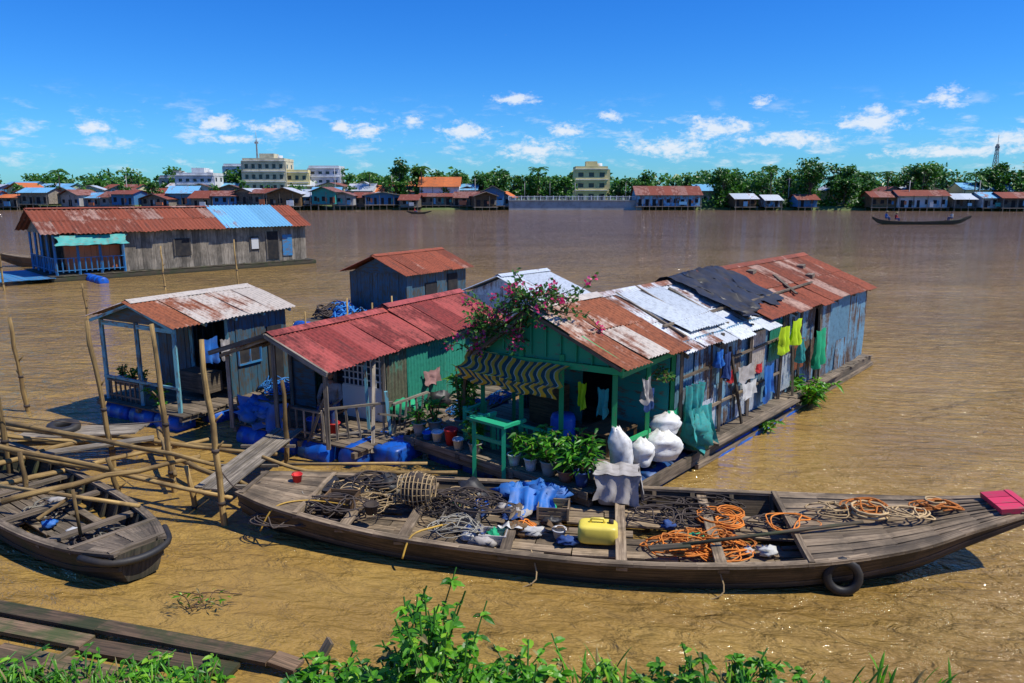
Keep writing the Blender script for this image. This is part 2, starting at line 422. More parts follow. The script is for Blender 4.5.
def potted(c,h,sp,n,ll=.2,lw=.06,pr=.15,ph=.25,pm=None,seg=2,droop=.4,up=.6,lm=None):
    e=emp('potted_plant',c);pm=pm or R.choice([Cem,Terr,Wht,Cem,C_navy])
    a=MB();lathe(a,c,[(0,0),(pr*.7,0),(pr*.8,ph*.4),(pr,ph*.92),(pr*1.1,ph*.93),(pr*1.1,ph),(pr*.9,ph),(pr*.88,ph*.85),(0,ph*.85)]);a.build('pot',pm,e)
    f=MB();foliage(f,V(c)+Z*ph*.85,h,sp,n,ll,lw,0,seg,droop,6,1,up);f.build('leaves',[lm or L_pot,W_brown],e)

# ------------------------------------------------------------------ boats
def hull(name,F,st,mats,floor=.12,decks=(),ribs=.65,thw=(),rub=.55,th=.05):
    e=emp(name,F(st[len(st)//2][0],0,0))
    P=[V((a[0],a[1],a[2])) for a in st];Q=[V((a[3],a[4],a[5])) for a in st]
    P=catm(P,6);Q=catm(Q,6);n=len(P)
    mb=MB()
    def sec(i,ins):
        s,ht,hb=P[i];zg,zb,c=Q[i];t=th if ins else 0
        b=zb+(t*1.3);hm=hb+(ht-hb)*.62;zm=zb+(zg-zb)*.5
        L=[(c-ht+t,zg),(c-hm+t*.9,zm),(c-hb+t*.6,b),(c,b-.03),(c+hb-t*.6,b),(c+hm-t*.9,zm),(c+ht-t,zg)]
        return [F(s,w,z) for w,z in L]
    for ins in (False,True):
        for j in range(6):
            r=R.random();vs=[];fs=[];uv=[]
            for i in range(n):
                q=sec(i,ins);vs+= [q[j],q[j+1]]
            for i in range(n-1):
                fs.append((2*i,2*i+1,2*i+3,2*i+2));uv.append([(P[i].x,0),(P[i].x,.5),(P[i+1].x,.5),(P[i+1].x,0)])
            mb.add(vs,fs,uv,r,0,False)
    for i in (0,n-1):
        q=sec(i,False);mb.poly(q,None,0)
    for i in range(n-1):
        a=sec(i,False);b=sec(i+1,False)
        rr=(.3,.7,.45,.85)[(i//7)%4]
        for j,sg in ((0,1),(6,-1)):
            ox=F.n*(sg*.035)
            mb.beam(a[j]+Z*.01+ox,b[j]+Z*.01+ox,.12,.045,rr,1)
        for j in (1,5):
            mb.beam(a[j],b[j],.045,.07,.4,0)
    mb.build('hull',mats,e)
    d=MB()
    s=P[0].x+.4
    def at(s):
        for i in range(n-1):
            if P[i].x<=s<=P[i+1].x+1e-6:
                t=(s-P[i].x)/max(1e-6,P[i+1].x-P[i].x);p=P[i].lerp(P[i+1],t);q=Q[i].lerp(Q[i+1],t);return p.y,p.z,q.x,q.y,q.z
        return P[-1].y,P[-1].z,Q[-1].x,Q[-1].y,Q[-1].z
    while s<P[-1].x-.4:
        ht,hb,zg,zb,c=at(s)
        for sg in (-1,1): d.beam(F(s,c+sg*(hb-.06),zb+.06),F(s,c+sg*(ht-.09),zg-.02),.07,.05,None,0)
        s+=ribs
    s0=P[0].x+.5;s1=P[-1].x-.9;nb=9
    for k in range(nb):
        s=s0+U(0,.4)
        while s<s1-.4:
            e2=min(s+U(1.2,2.6),s1)
            if R.random()<.9:
                q=[]
                for x in (s+.01,e2-.01):
                    ht,hb,zg,zb,c=at(x);w=(hb+(ht-hb)*.25)*.93;q.append(F(x,c+w*(-1+2*(k+.5)/nb),max(floor,zb+.12)+U(0,.03)));ww=2*w/nb
                d.beam(q[0],q[1],ww*.93,.03,None,1)
            s=e2
    for s in thw:
        ht,hb,zg,zb,c=at(s);d.beam(F(s,c-ht+.02,zg-.07),F(s,c+ht-.02,zg-.07),.16,.05,None,1)
    for (a,b) in decks:
        k0=int(max(4,at((a+b)/2)[0]*2/.16))
        m_=5
        for k in range(k0):
            for g in range(m_):
                x0=a+(b-a)*g/m_;x1=a+(b-a)*(g+1)/m_;q=[]
                for x in (x0,x1):
                    ht,hb,zg,zb,c=at(x);w=ht-.03;q.append(F(x,c+w*(-1+2*(k+.5)/k0),zg+.012+.02*((k*7)%3)/3));ww=2*w/k0
                d.beam(q[0],q[1],ww*.94,.03,(k*.37+(g//3)*.21)%1,1)
        for x in (a,b):
            ht,hb,zg,zb,c=at(x);d.beam(F(x,c-ht,zg+.0),F(x,c+ht,zg+.0),.08,.1,None,1)
    d.build('decking_and_ribs',[mats[0],mats[1]],e)
    return e,at

FB=Fr((-4.5,11.95),(.9916,-.1295))
big,atB=hull('long_wooden_sampan',FB,[(0,.45,.3,.62,.22,0),(1,.82,.5,.52,-.1,-.03),(3,1.22,.8,.42,-.25,-.12),(6,1.42,1.0,.38,-.3,-.2),(8.5,1.3,.9,.44,-.25,-.18),(10.2,.98,.6,.56,-.02,-.1),(11.3,.6,.38,.72,.35,-.02),(12.15,.34,.22,.90,.68,0)],
   [W_boat,W_deck],floor=.14,decks=((.1,1.2),(8.9,12.1)),thw=(2.0,3.0,4.6,6.3,7.7))
m=MB();
for k in (-.22,0,.22): m.beam(FB(11.8,k,.92),FB(12.22,k*1.05,.975),.21,.08)
m.beam(FB(12.18,-.34,.93),FB(12.18,.34,.93),.1,.17);m.build('pink_bow_block',Pink,big)
tyre('tyre_fender',FB(9.35,-1.30,.26),FB.n*-1+Z*.15,.27,.062)
def onB(s,w,z=.18): return FB(s,w,z)
m=MB()
for i in range(4): tangle(m,onB(U(6.7,8.4),U(-.7,.3),.2),.65,.38,.22,46,.012,0,FB)
for i in range(2): tangle(m,onB(4.7,U(-.3,.5),.18),.3,.25,.2,34,.012,0,FB)
for i in range(3): coil(m,onB(U(6.6,8.2),U(-.6,.6),.32),U(.2,.32),4,.013)
tangle(m,onB(8.9,-.2,.5),.5,.4,.06,16,.012,0,FB)
m.build('orange_rope_pile',Rp_or)
m=MB()
for i in range(4): tangle(m,onB(9.6+i*.5,U(-.4,.2),.60+.05*i),.42,.3,.12,34,.013,i%2,FB)
coil(m,onB(10.1,.0,.64),.26,5,.018);coil(m,onB(11.1,.2,.76),.13,4,.016)
m.build('tan_rope_pile',[Rp_tan,Rp_or])
m=MB()
for i in range(14): tangle(m,onB(U(.4,4.3),U(-.7,.7),.5 if i<4 else .3),.6,.4,.14,32,.012,0,FB)
for i in range(6): tangle(m,onB(U(6.5,8.8),U(.2,.95),.25),.6,.3,.2,34,.012,0,FB)
m.build('dark_rope_pile',Rp_dk)
m=MB()
for i in range(11): tangle(m,onB(U(.6,4.2),U(-.8,.8),.36),.45,.4,.2,46,.008,i%3,FB)
m.build('fishing_net_pile',[Rp_gr,Rp_tan,Rp_dk])
m=MB();c=onB(2.9,.15,.60)
for k in range(9):
    o=FB.d*(k*.07-.28);rr=.30*(1-.25*abs(k-4)/4)
    m.tube([c+o+FB.n*(rr*math.cos(a*.3142))+Z*(rr*math.sin(a*.3142)) for a in range(20)],.012,5,None,0,closed=True)
for a in range(16):
    m.tube([c+FB.d*(k*.07-.28)+(FB.n*math.cos(a*.3927)+Z*math.sin(a*.3927))*.30*(1-.25*abs(k-4)/4) for k in range(9)],.006,4,None,0)
m.blob(c,.26,.27,.27,.3,3,m=1);m.build('hoop_fish_trap',[Rp_tan,Rp_dk])
e=emp('yellow_jerrycan',onB(5.95,-.55,.2));m=MB();c=onB(5.95,-.55,.36)
def rbox(mb,c,X,Y,Zv,hx,hy,hz,pw=.35,m=0,n=16,k=10,r=.5):
    vs=[];fs=[];uv=[]
    sg=lambda a:math.copysign(abs(a)**pw,a)
    for i in range(k+1):
        ph=-math.pi/2+math.pi*i/k
        for j in range(n):
            t=2*math.pi*(j+.5)/n;vs.append(V(c)+X*(hx*sg(math.cos(ph))*sg(math.cos(t)))+Y*(hy*sg(math.cos(ph))*sg(math.sin(t)))+Zv*(hz*sg(math.sin(ph))))
    for i in range(k):
        for j in range(n):
            j2=(j+1)%n;fs.append((i*n+j,i*n+j2,(i+1)*n+j2,(i+1)*n+j));uv.append([(0,0),(1,0),(1,1),(0,1)])
    mb.add(vs,fs,uv,r,m,True)
rbox(m,c,FB.d,FB.n,Z,.31,.20,.15);
m.tube([c+FB.d*-.12+Z*.14,c+FB.d*-.1+Z*.21,c+FB.d*.08+Z*.21,c+FB.d*.1+Z*.14],.022,8,.5,0)
m.tube([c+FB.d*.2+Z*.13,c+FB.d*.2+Z*.2],.04,10,.2,1);m.build('can_body',[Y_can,Rp_dk],e)
e=emp('engine_box_under_sheet',onB(6.15,.75,.3));m=MB()
c=onB(6.25,.95,.52);rbox(m,c,FB.d,FB.n,Z,.33,.25,.30,.25);m.cloth(c+FB.d*-.40+FB.n*-.28+Z*.31,FB.d,Z*-1+FB.n*-.18,.80,.5,.045,3,m=0,ragged=.3);m.cloth(c+FB.d*.37+FB.n*-.29+Z*.31,FB.n,Z*-1+FB.d*.16,.62,.45,.03,2,ragged=.3);m.cloth(c+FB.d*-.42+FB.n*-.31+Z*.325,FB.d,FB.n,.82,.6,.015,2,m=0)
m.build('sheet',C_grey,e)
def crate(name,c,F,l,w,h,mat,n=3):
    m=MB()
    for k in range(n):
        z=h*(k+.5)/n
        for sg in(-1,1):
            m.beam(c+F.n*(sg*w/2)-F.d*l/2+Z*z,c+F.n*(sg*w/2)+F.d*l/2+Z*z,.02,h/n*.8);m.beam(c+F.d*(sg*l/2)-F.n*w/2+Z*z,c+F.d*(sg*l/2)+F.n*w/2+Z*z,.02,h/n*.8)
    for a in(-1,1):
        for b in(-1,1): m.beam(c+F.d*(a*l/2)+F.n*(b*w/2),c+F.d*(a*l/2)+F.n*(b*w/2)+Z*h,.035,.035)
    m.beam(c-F.d*l/2+Z*.02,c+F.d*l/2+Z*.02,w,.02);return m.build(name,mat)
crate('wooden_crate',onB(3.75,-.35,.2),FB,.55,.4,.25,W_grey2)
crate('wooden_crate',onB(5.2,.3,.2),FB,.5,.4,.22,W_deck)
crate('wooden_crate',onB(1.7,-.2,.3),FB,.5,.4,.3,W_brown)
crate('plastic_crate',onB(4.35,-.75,.2),FB,.4,.3,.16,C_grey)
m=MB()
for i in range(16): m.blob(onB(U(3.4,5.8),U(-1,.9),.26),U(.10,.2),U(.08,.16),U(.05,.11),.7,5,m=i%6)
for i in range(8): m.cloth(onB(U(3.4,5.6),U(-.8,.8),.4),FB.d+FB.n*U(-.6,.6),FB.n+Z*-.3,.4,.35,.05,2,m=i%6,ragged=.4)
for i in range(5): m.blob(onB(U(7,8.7),U(-.9,.9),.26),U(.08,.15),U(.08,.14),U(.05,.09),.7,5,m=i%6)
m.build('cloth_and_rag_pile',[C_navy,C_grey,C_white,W_brown,C_emer,C_black])
m=MB()
for i in range(6): m.blob(onB(4.85+U(-.4,.4),.8+U(-.15,.15),.36),U(.2,.3),U(.15,.22),.15,.8,6)
m.cloth(onB(4.4,.6,.55),FB.d,FB.n*-1+Z*-.6,.85,.45,.06,3,ragged=.5);m.build('blue_tarp_bundle',C_blue)
m=MB();m.blob(onB(3.7,.6,.38),.3,.3,.2,.6,4);m.blob(onB(2.2,.6,.45),.25,.22,.18,.6,4);m.cloth(onB(1.2,.1,.52),FB.d,FB.n,.8,.6,.05,2,ragged=.4);m.build('black_bag',C_black)
def bucket(c,r,h,mat,name='bucket'):
    m=MB();lathe(m,c,[(0,0),(r*.75,0),(r*.95,h*.9),(r*1.06,h*.9),(r*1.06,h),(r*.93,h),(r*.72,.03),(0,.03)]);
    m.tube([V(c)+V((r*math.cos(a/8*3.14),.02,h*.95+r*.5*math.sin(a/8*3.14))) for a in range(9)],.006,4);m.build(name,mat)
bucket(onB(.75,.25,.58),.09,.14,C_red,'red_bucket');bucket(onB(5.35,-.5,.2),.11,.14,Wht);bucket(onB(2.3,-.45,.4),.12,.16,Rp_dk);bucket(onB(4.0,.2,.2),.13,.2,Pl_blue,'blue_bucket')
m=MB();m.tube(catm([onB(-.2,.9,.75),onB(.6,.95,.5),onB(1.6,1.0,.5),onB(3.4,1.1,.55)],5),.035,7);m.tube([onB(.2,1.1,.55),onB(2.8,1.3,.62)],.03,7);m.build('bamboo_boat_pole',W_bam)
m=MB();m.tube([onB(7.2,-.95,.42),onB(9.9,-.3,.64)],.028,7);m.beam(onB(6.7,-1.1,.40),onB(7.3,-.95,.42),.14,.03);m.build('wooden_oar',W_dark)
m=MB();m.tube(catm([onB(.6,-.9,.2),onB(.8,-.75,.55),onB(1.2,-.45,.56),onB(1.9,-.4,.50)],5),.014,6);m.tube(catm([onB(3.1,-1.5,.2),onB(3.2,-1.3,.48),onB(3.5,-1.0,.50),onB(3.7,-.5,.35)],5),.016,6);m.build('yellow_hose',plain('faded_yellow_hose',(.60,.36,.05),.6))
m=MB()
for k,(a,b) in enumerate(((5.0,-1.6),(7.6,1.2))):
    m.tube(catm([onB(a,-1.4,.42),onB(a+.1,-1.65,.1),onB(a-.2,-1.7,-.05)],4),.011,5)
m.build('mooring_rope',Rp_tan)

FL=Fr((-5.35,9.85),(-.80,.60))
lb,atL=hull('wooden_rowboat',FL,[(0,.36,.22,.50,.05,0),(.9,.66,.42,.44,-.15,0),(2.2,.84,.6,.40,-.2,0),(3.8,.88,.62,.40,-.2,0),(5.6,.8,.55,.5,-.1,0),(7.0,.4,.25,.6,.1,0)],[W_dark,W_grey],floor=.1,decks=((.1,.8),),thw=(1.6,3.0,4.2),ribs=.45)
m=MB();m.tube([FL(1.3,-.65,.55),FL(3.9,.45,.62)],.035,7);m.tube([FL(2.2,.5,.5),FL(2.9,-.45,.5)],.03,7);m.tube([FL(1.2,.3,.45),FL(1.15,.35,1.2)],.025,7);m.build('bamboo_oar',W_bam)
m=MB();
for i in range(6): tangle(m,FL(U(.9,3.8),U(-.4,.4),.15),.4,.3,.08,26,.012,i%2,FL)
m.build('rope_in_rowboat',[Rp_dk,Rp_gr])
m=MB();m.blob(FL(1.9,.1,.2),.16,.12,.08,.5,4);m.blob(FL(3.4,-.3,.2),.2,.12,.08,.5,4,m=1);m.blob(FL(2.6,.2,.2),.12,.1,.06,.5,4,m=2);m.build('rag_in_rowboat',[C_white,C_grey,C_blue])
m=MB();m.tube(catm([FL(.5,.62,.42),FL(.05,.42,.40),FL(-.1,0,.38),FL(.05,-.42,.40),FL(.5,-.62,.42)],5),.055,9);m.build('rubber_bow_fender',Rub)

# ------------------------------------------------------------------ MAIN HOUSE
FM=Fr((1.25,11.95),(.652,.758))
H=emp('floating_tin_house',FM(8,2,0))
m=MB();deck(m,FM,0,3.4,-.05,4.5,.47,.17,'w',.1);
for w in (.15,1.6,3.0,4.3): m.beam(FM(-.1,w,.38),FM(3.6,w,.38),.1,.12)
for s in(.05,1.1,2.2): m.beam(FM(s,-.1,.27),FM(s,4.6,.27),.12,.12)
m.beam(FM(-.06,-.1,.42),FM(-.06,4.6,.42),.04,.13)
deck(m,FM,3.4,15.4,-.35,4.3,.33,.25,'w',.12)
m.beam(FM(.9,-.36,.2),FM(15.5,-.36,.2),.08,.24);m.beam(FM(3.3,-.44,.06),FM(15.5,-.44,.06),.08,.1);m.build('deck',W_grey,H)
m=MB();barrels(m,FM,.2,3.3,.8);barrels(m,FM,.2,3.3,3.9);barrels(m,FM,.9,15,-.05,.0,.27);barrels(m,FM,3.5,15,2,.06);barrels(m,FM,3.5,15,4,.06);barrels(m,FM,1.3,4,.4,.08,.27,across=True);m.build('float_barrels',P_barrel2,H)
m=MB();barrels(m,FM,4.2,8.4,-.3,-.02,.2);m.build('blue_float_barrels',P_barrel,H)
m=MB();corr(m,FM(3.1,0,.38),FM.d,Z*2.2,5.2,.75,jit=.1,tilt=.02,rows=1);corr(m,FM(8.3,-.02,.42),FM.d,Z*2.1,2.6,.7,jit=.1)
corr(m,FM(11.0,-.12,.30),FM.d,Z*2.25,4.3,.8,jit=.1,tilt=.02);corr(m,FM(3.1,4.0,.38),FM.d,Z*2.0,12.2,.8);corr(m,FM(15.3,-.1,.34),FM.n,Z*2.25,4.1,.8)
m.poly([FM(15.32,-.1,2.5),FM(15.32,4,2.4),FM(15.32,2,3.3)])
for a,z0,hh,ww,mm in((3.3,.42,1.2,.8,0),(4.1,.45,.7,.6,1),(4.7,.5,.9,.9,0),(5.2,1.5,.8,.8,0),(5.9,.45,.7,.9,1),(6.5,1.3,1.0,.7,3),(6.9,.45,.8,1.1,0),(7.6,1.5,.9,.6,2),(8.3,.5,.9,.8,1),(9.2,.9,.8,.7,3),(10.3,.45,1.1,.7,0),(12.5,.2,1.0,.8,0),(13.9,.2,.8,.7,0)): corr(m,FM(a,-.05-.02*mm-(.12 if a>11 else 0),z0),FM.d,Z*hh,ww,ww,tilt=.07,m=mm)
m.build('tin_walls',[T_blue,T_silver,T_green,T_palerust],H)
m=MB()
for s in (3.1,4.9,6.4,8.3,9.6,11): m.beam(FM(s,-.13,.3),FM(s+U(-.05,.05),-.13,2.55),.07,.06)
for z in (1.0,1.9): m.beam(FM(3.1,-.14,z),FM(8.2,-.14,z+.06),.05,.05)
m.beam(FM(5.8,-.3,.2),FM(5.2,-.16,2.2),.05,.05);m.beam(FM(8.6,-.4,.1),FM(8.9,-.16,2.4),.05,.05);m.beam(FM(10.7,-.35,0),FM(10.7,-.2,2.6),.06,.06)
m.beam(FM(4,-.45,.36),FM(8.5,-.5,.36),.25,.04);m.beam(FM(8.5,-.42,.38),FM(12,-.42,.38),.2,.04);m.build('wall_battens',W_grey,H)
m=MB();roof(m,FM,.85,3.15,-.15,2.54,2.0,3.36,3.55,2.30,m=0,rows=2,jit=.16,tilt=.04);ridgecap(m,FM,.85,3.15,2.0,3.38,0);m.build('porch_roof',T_palerust,H)
m=MB();roof(m,FM,3.0,7.4,-.32,2.42,2.0,3.34,4.3,2.36,rows=2,jit=.18,tilt=.04);ridgecap(m,FM,3.1,7.4,2,3.36);m.build('pale_roof',T_pale,H)
m=MB();roof(m,FM,7.2,15.4,-.32,2.54,2.0,3.46,4.3,2.46,rows=2,jit=.16,tilt=.035);ridgecap(m,FM,7.3,15.4,2,3.48);m.build('rusty_roof',T_rust,H)
m=MB();frame(m,FM,.9,3.1,-.1,2.52,2,3.34,3.5,2.28);frame(m,FM,3.1,7.3,-.25,2.40,2,3.32,4.2,2.36);frame(m,FM,7.3,15.3,-.25,2.52,2,3.44,4.2,2.46)
for s,a,b in ((3.6,.1,1.9),(4.6,.2,2.0),(5.6,.1,1.7),(6.6,.0,1.9)): 
    k=lambda w:2.42+(3.34-2.42)*(w+.32)/2.32+.05
    m.beam(FM(s,a,k(a)),FM(s+.15,b,k(b)),.06,.05)
m.beam(FM(3.4,.5,2.82),FM(6.9,.6,2.86),.05,.05);m.beam(FM(7.5,.4,2.90),FM(12,.5,2.95),.05,.05)
m.beam(FM(10,.2,2.84),FM(10.9,1.2,3.2),.08,.04)
for s,w in ((12.6,.8),(13.2,1.3),(9.9,1.5)): m.beam(FM(s,w,2.54+.92*(w+.32)/2.32+.06),FM(s+.35,w+.05,2.54+.92*(w+.32)/2.32+.08),.2,.1)
m.build('roof_timbers',W_grey,H)
m=MB()
for (w,z) in ((.15,2.5),(1.35,2.5),(2.35,2.5),(3.4,2.25)): m.beam(FM(1.1,w,.48),FM(1.1,w,z),.09,.09,None,0)
m.beam(FM(1.05,-.05,2.38),FM(1.05,3.5,2.20),.06,.12);m.beam(FM(1.0,-.1,2.51),FM(1.0,2,3.34),.05,.10);m.beam(FM(1.0,2,3.34),FM(1.0,3.5,2.32),.05,.10)
for s in (2.1,3.05): m.beam(FM(s,.05,.48),FM(s,.05,2.5),.08,.08);m.beam(FM(s,3.4,.48),FM(s,3.4,2.3),.08,.08)
m.beam(FM(1.1,.03,2.3),FM(3.1,.03,2.4),.05,.1);m.beam(FM(1.1,.03,1.0),FM(2.2,.03,1.0),.04,.08)
m.build('green_posts',P_green,H)
m=MB();A=FM(1.12,-.0,2.44);B_=FM(1.12,3.4,2.26);C=FM(1.12,2,3.28)
m.poly([A,B_,C])
for k in range(9):
    w=.3+k*.36;zt=2.44+(3.26-2.44)*w/2 if w<2 else 3.26-(w-2)*.72
    m.beam(FM(1.09,w,2.40),FM(1.09,w,zt),.04,.02)
m.beam(FM(1.1,2.3,2.2),FM(1.1,3.4,2.2),.02,.35,up=FM.d);m.build('green_gable_panel',P_mint,H)
m=MB();m.cloth(FM(.98,3.75,2.36),FM.n*-1,Z*-1+FM.d*-1.0,2.7,.5,.03,2,m=0,nx=30,sag=.06);m.cloth(FM(.62,3.78,2.02),FM.n*-1,Z*-1,2.7,.22,.03,6,m=0,nx=40,ragged=.4,sag=.06);m.build('striped_awning',stripes('awning_stripes',(.75,.36,.01),(.015,.06,.05),(.60,.55,.35),4.6),H)
m=MB()
m.beam(FM(3.0,.1,1.45),FM(3.0,1.3,1.45),.03,2.0,m=0,up=Z);m.beam(FM(3.0,2.2,1.4),FM(3.0,3.4,1.4),.03,1.8,m=0)
m.build('inner_wall',P_teal,H)
m=MB();m.beam(FM(5,.1,1.4),FM(5,3.9,1.4),.03,2.0);m.build('inner_partition',Dark,H)  # backing panel with the interior's shade put into its colour
m=MB()
rail(m,FM(.55,1.2,.5),FM(.55,3.4,.5),.62,12,.04);rail(m,FM(.55,3.4,.5),FM(1.3,3.5,.5),.62,4,.04)
for w in (1.2,1.9,2.6,3.4): m.beam(FM(.55,w,.45),FM(.55,w,1.2),.08,.08)
rail(m,FM(.75,.3,.5),FM(.75,1.2,.5),.45,5,.04)
for (s,w) in ((-.12,1.75),(-.12,2.5)): m.beam(FM(s,w,-.3),FM(s,w,1.28),.075,.075)
m.beam(FM(-.12,1.65,1.30),FM(-.12,2.6,1.30),.2,.05);m.beam(FM(-.12,1.75,.95),FM(-.12,2.5,.95),.04,.07);m.beam(FM(.5,2.5,1.26),FM(-.15,2.5,1.28),.06,.06);m.beam(FM(.5,1.75,1.26),FM(-.15,1.75,1.28),.06,.06)
m.build('mint_railing',P_mint,H)
m=MB();m.beam(FM(1.6,.9,.9),FM(2.6,.9,.9),.7,.05);
for s in(1.6,2.6):
    for w in(.6,1.2): m.beam(FM(s,w,.48),FM(s,w,.9),.06,.06)
m.beam(FM(2.6,2.4,.95),FM(2.6,3.2,.95),.4,.9);m.build('porch_furniture',W_brown,H)
def hang(name,s,w,z,wd,h,mat,F=FM,amp=.05,A=None,folds=2):
    m=MB();m.cloth(F(s,w,z),A or F.d,Z*-1,wd,h,amp,folds,ragged=.3,nx=14,sag=.04);return m.build(name,mat)
hang('lime_shirt',7.6,-.36,2.35,.55,.62,C_lime,amp=.09);hang('lime_shirt',8.1,-.42,2.45,.6,.65,C_lime,amp=.09)
hang('navy_trousers',4.6,-.3,2.2,.3,.6,C_navy,amp=.08);hang('red_towel',4.85,-.3,1.75,.2,.25,C_red);hang('blue_shirt',4.25,-.28,2.3,.3,.35,C_blue,amp=.08)
hang('pale_tarpaulin',5.35,-.30,1.75,.9,.38,C_grey,amp=.03);hang('pale_tarpaulin',5.5,-.36,1.35,.8,.35,C_white,amp=.03)
hang('red_cloth',6.4,-.3,1.65,.3,.2,C_red);hang('blue_tarp',6.9,-.28,1.5,.6,.8,C_blue,amp=.07);hang('teal_bag',9.0,-.3,1.8,.35,.55,C_net,amp=.1)
hang('emerald_towel',10.1,-.35,1.9,.75,1.0,C_emer,amp=.1)
m=MB();m.cloth(FM(3.05,-.22,1.75),FM.d*1+FM.n*-.1,Z*-1,.7,1.15,.12,3,ragged=.4)
m.cloth(FM(3.0,-.35,1.3),FM.d*1+FM.n*-.1,Z*-1+FM.n*-.1,.85,.8,.14,3,ragged=.4);m.blob(FM(3.35,-.34,.78),.32,.26,.36,.6,5);m.build('turquoise_fishing_net',C_net)
hang('green_cloth',2.6,-.12,1.35,.45,.5,C_emer);hang('grey_shirt',1.7,-.05,2.15,.3,.45,C_grey,amp=.09);hang('lime_towel',1.3,1.1,2.0,.2,.5,C_lime,A=FM.n*-1)
hang('teal_towel',1.2,.6,2.0,.25,.55,C_net,A=FM.n*-1);hang('navy_shirt',1.95,.0,1.9,.3,.4,C_navy)
def sack(c,a,b,h,mat=C_sack,tilt=0,name='white_sack'):
    m=MB();c=V(c);K=14;n=22;vs=[];fs=[];uv=[];o=U(0,40)
    for i in range(K+1):
        t=i/K;rr=(.82+.28*math.sin(t*3.0))*(1 if t<.75 else 1-.62*((t-.75)/.25)**1.2)
        for j in range(n):
            th=6.2832*j/n;q=rr*(1+.22*mn.noise(V((math.cos(th)*1.3,math.sin(th)*1.3,t*3+o)))+.10*mn.noise(V((math.cos(th)*4,math.sin(th)*4,t*8+o)))+.06*math.sin(th*7+t*4)*(t**2))
            vs.append(c+V((a*q*math.cos(th)+tilt*t*t,b*q*math.sin(th),h*t+(.04*math.sin(th*5) if i==K else 0))))
    for i in range(K):
        for j in range(n): j2=(j+1)%n;fs.append((i*n+j,i*n+j2,(i+1)*n+j2,(i+1)*n+j));uv.append([(0,0),(1,0),(1,1),(0,1)])
    fs.append(tuple(K*n+j for j in range(n)));uv.append([(0,0)]*n)
    m.add(vs,fs,uv,.5,0,True);m.build(name,mat)
sack(FM(1.15,-.02,.48),.2,.17,.85,tilt=-.14);sack(FM(2.35,-.15,.45),.34,.28,.55);sack(FM(2.6,-.05,.85),.27,.22,.42,tilt=.1);sack(FM(1.75,-.05,.46),.22,.2,.5)
m=MB();c=FM(1.5,1.6,.5);lathe(m,c,[(0,0),(.22,0),(.25,.05),(.25,.25),(.265,.28),(.25,.31),(.25,.6),(.22,.68),(0,.68)],18);m.build('blue_water_drum',Pl_blue)
m=MB();nx,ny=30,18;vs=[];fs=[];uv=[]
for j in range(ny+1):
    for i in range(nx+1):
        s=6.2+2.9*i/nx+.35*mn.noise(V((j*.3,1,i*.2)));w=.15+2.6*j/ny+.4*mn.noise(V((i*.25,3,0)));
        zb=(2.54+(3.46-2.54)*(w+.32)/2.32) if w<2 else 3.46-(w-2)*.43
        if s<7.2: zb-=.05
        vs.append(FM(s,w,zb+.08+.09*abs(mn.noise(V((s*2.2,w*2.2,0))))+.06*mn.noise(V((s*5,w*7,4)))))
for j in range(ny):
    for i in range(nx):
        a=j*(nx+1)+i;fs.append((a,a+1,a+nx+2,a+nx+1));uv.append([(0,0),(1,0),(1,1),(0,1)])
m.add(vs,fs,uv,.5,0,True);m.cloth(FM(5.9,.2,2.92),FM.d*1+FM.n*.2,FM.n*-1+Z*-.33,1.3,.45,.05,3,ragged=.8);m.build('black_roof_tarp',C_black)
m=MB();corr(m,FM(3.9,.1,2.68),FM.d,FM(0,2,3.34)-FM(0,.2,2.68),1.6,.8,tilt=.12);m.build('loose_roof_sheet',T_silver)
for i,(s,w,h,sp,n,ll,lw) in enumerate(((.12,.15,.35,.28,60,.28,.05),(.12,.5,.5,.3,80,.3,.07),(.15,.9,.45,.3,80,.26,.08),(.12,1.3,.35,.26,70,.2,.08),(.12,1.7,.45,.3,80,.24,.07),(.12,2.7,.35,.28,70,.2,.07),(.45,.25,.65,.32,80,.3,.08),(.5,.75,.55,.3,70,.24,.07),(.35,1.1,.55,.28,60,.25,.07),(.35,2.9,.5,.3,70,.25,.06))):
    potted(FM(s,w,.49),h,sp,n,ll,lw,pr=U(.12,.17),ph=U(.2,.3))
for i,(s,w,h,sp,n) in enumerate(((.9,3.85,1.15,.32,130),(.45,4.2,.6,.28,60),(1.25,4.1,1.2,.32,120),(.15,4.35,.35,.2,40),(1.7,4.2,.9,.3,80))):
    potted(FM(s,w,.49),h,sp,n,.26,.06,pr=.15,ph=.28,pm=Cem)
bucket(FM(.15,3.4,.5),.14,.32,C_red,'red_bucket');bucket(FM(.1,3.75,.5),.12,.2,Wht);bucket(FM(.3,3.65,.5),.1,.22,Wht);bucket(FM(.05,4.0,.5),.1,.14,Pl_blue,'blue_bucket');bucket(FM(.05,3.1,.5),.11,.2,Wht)
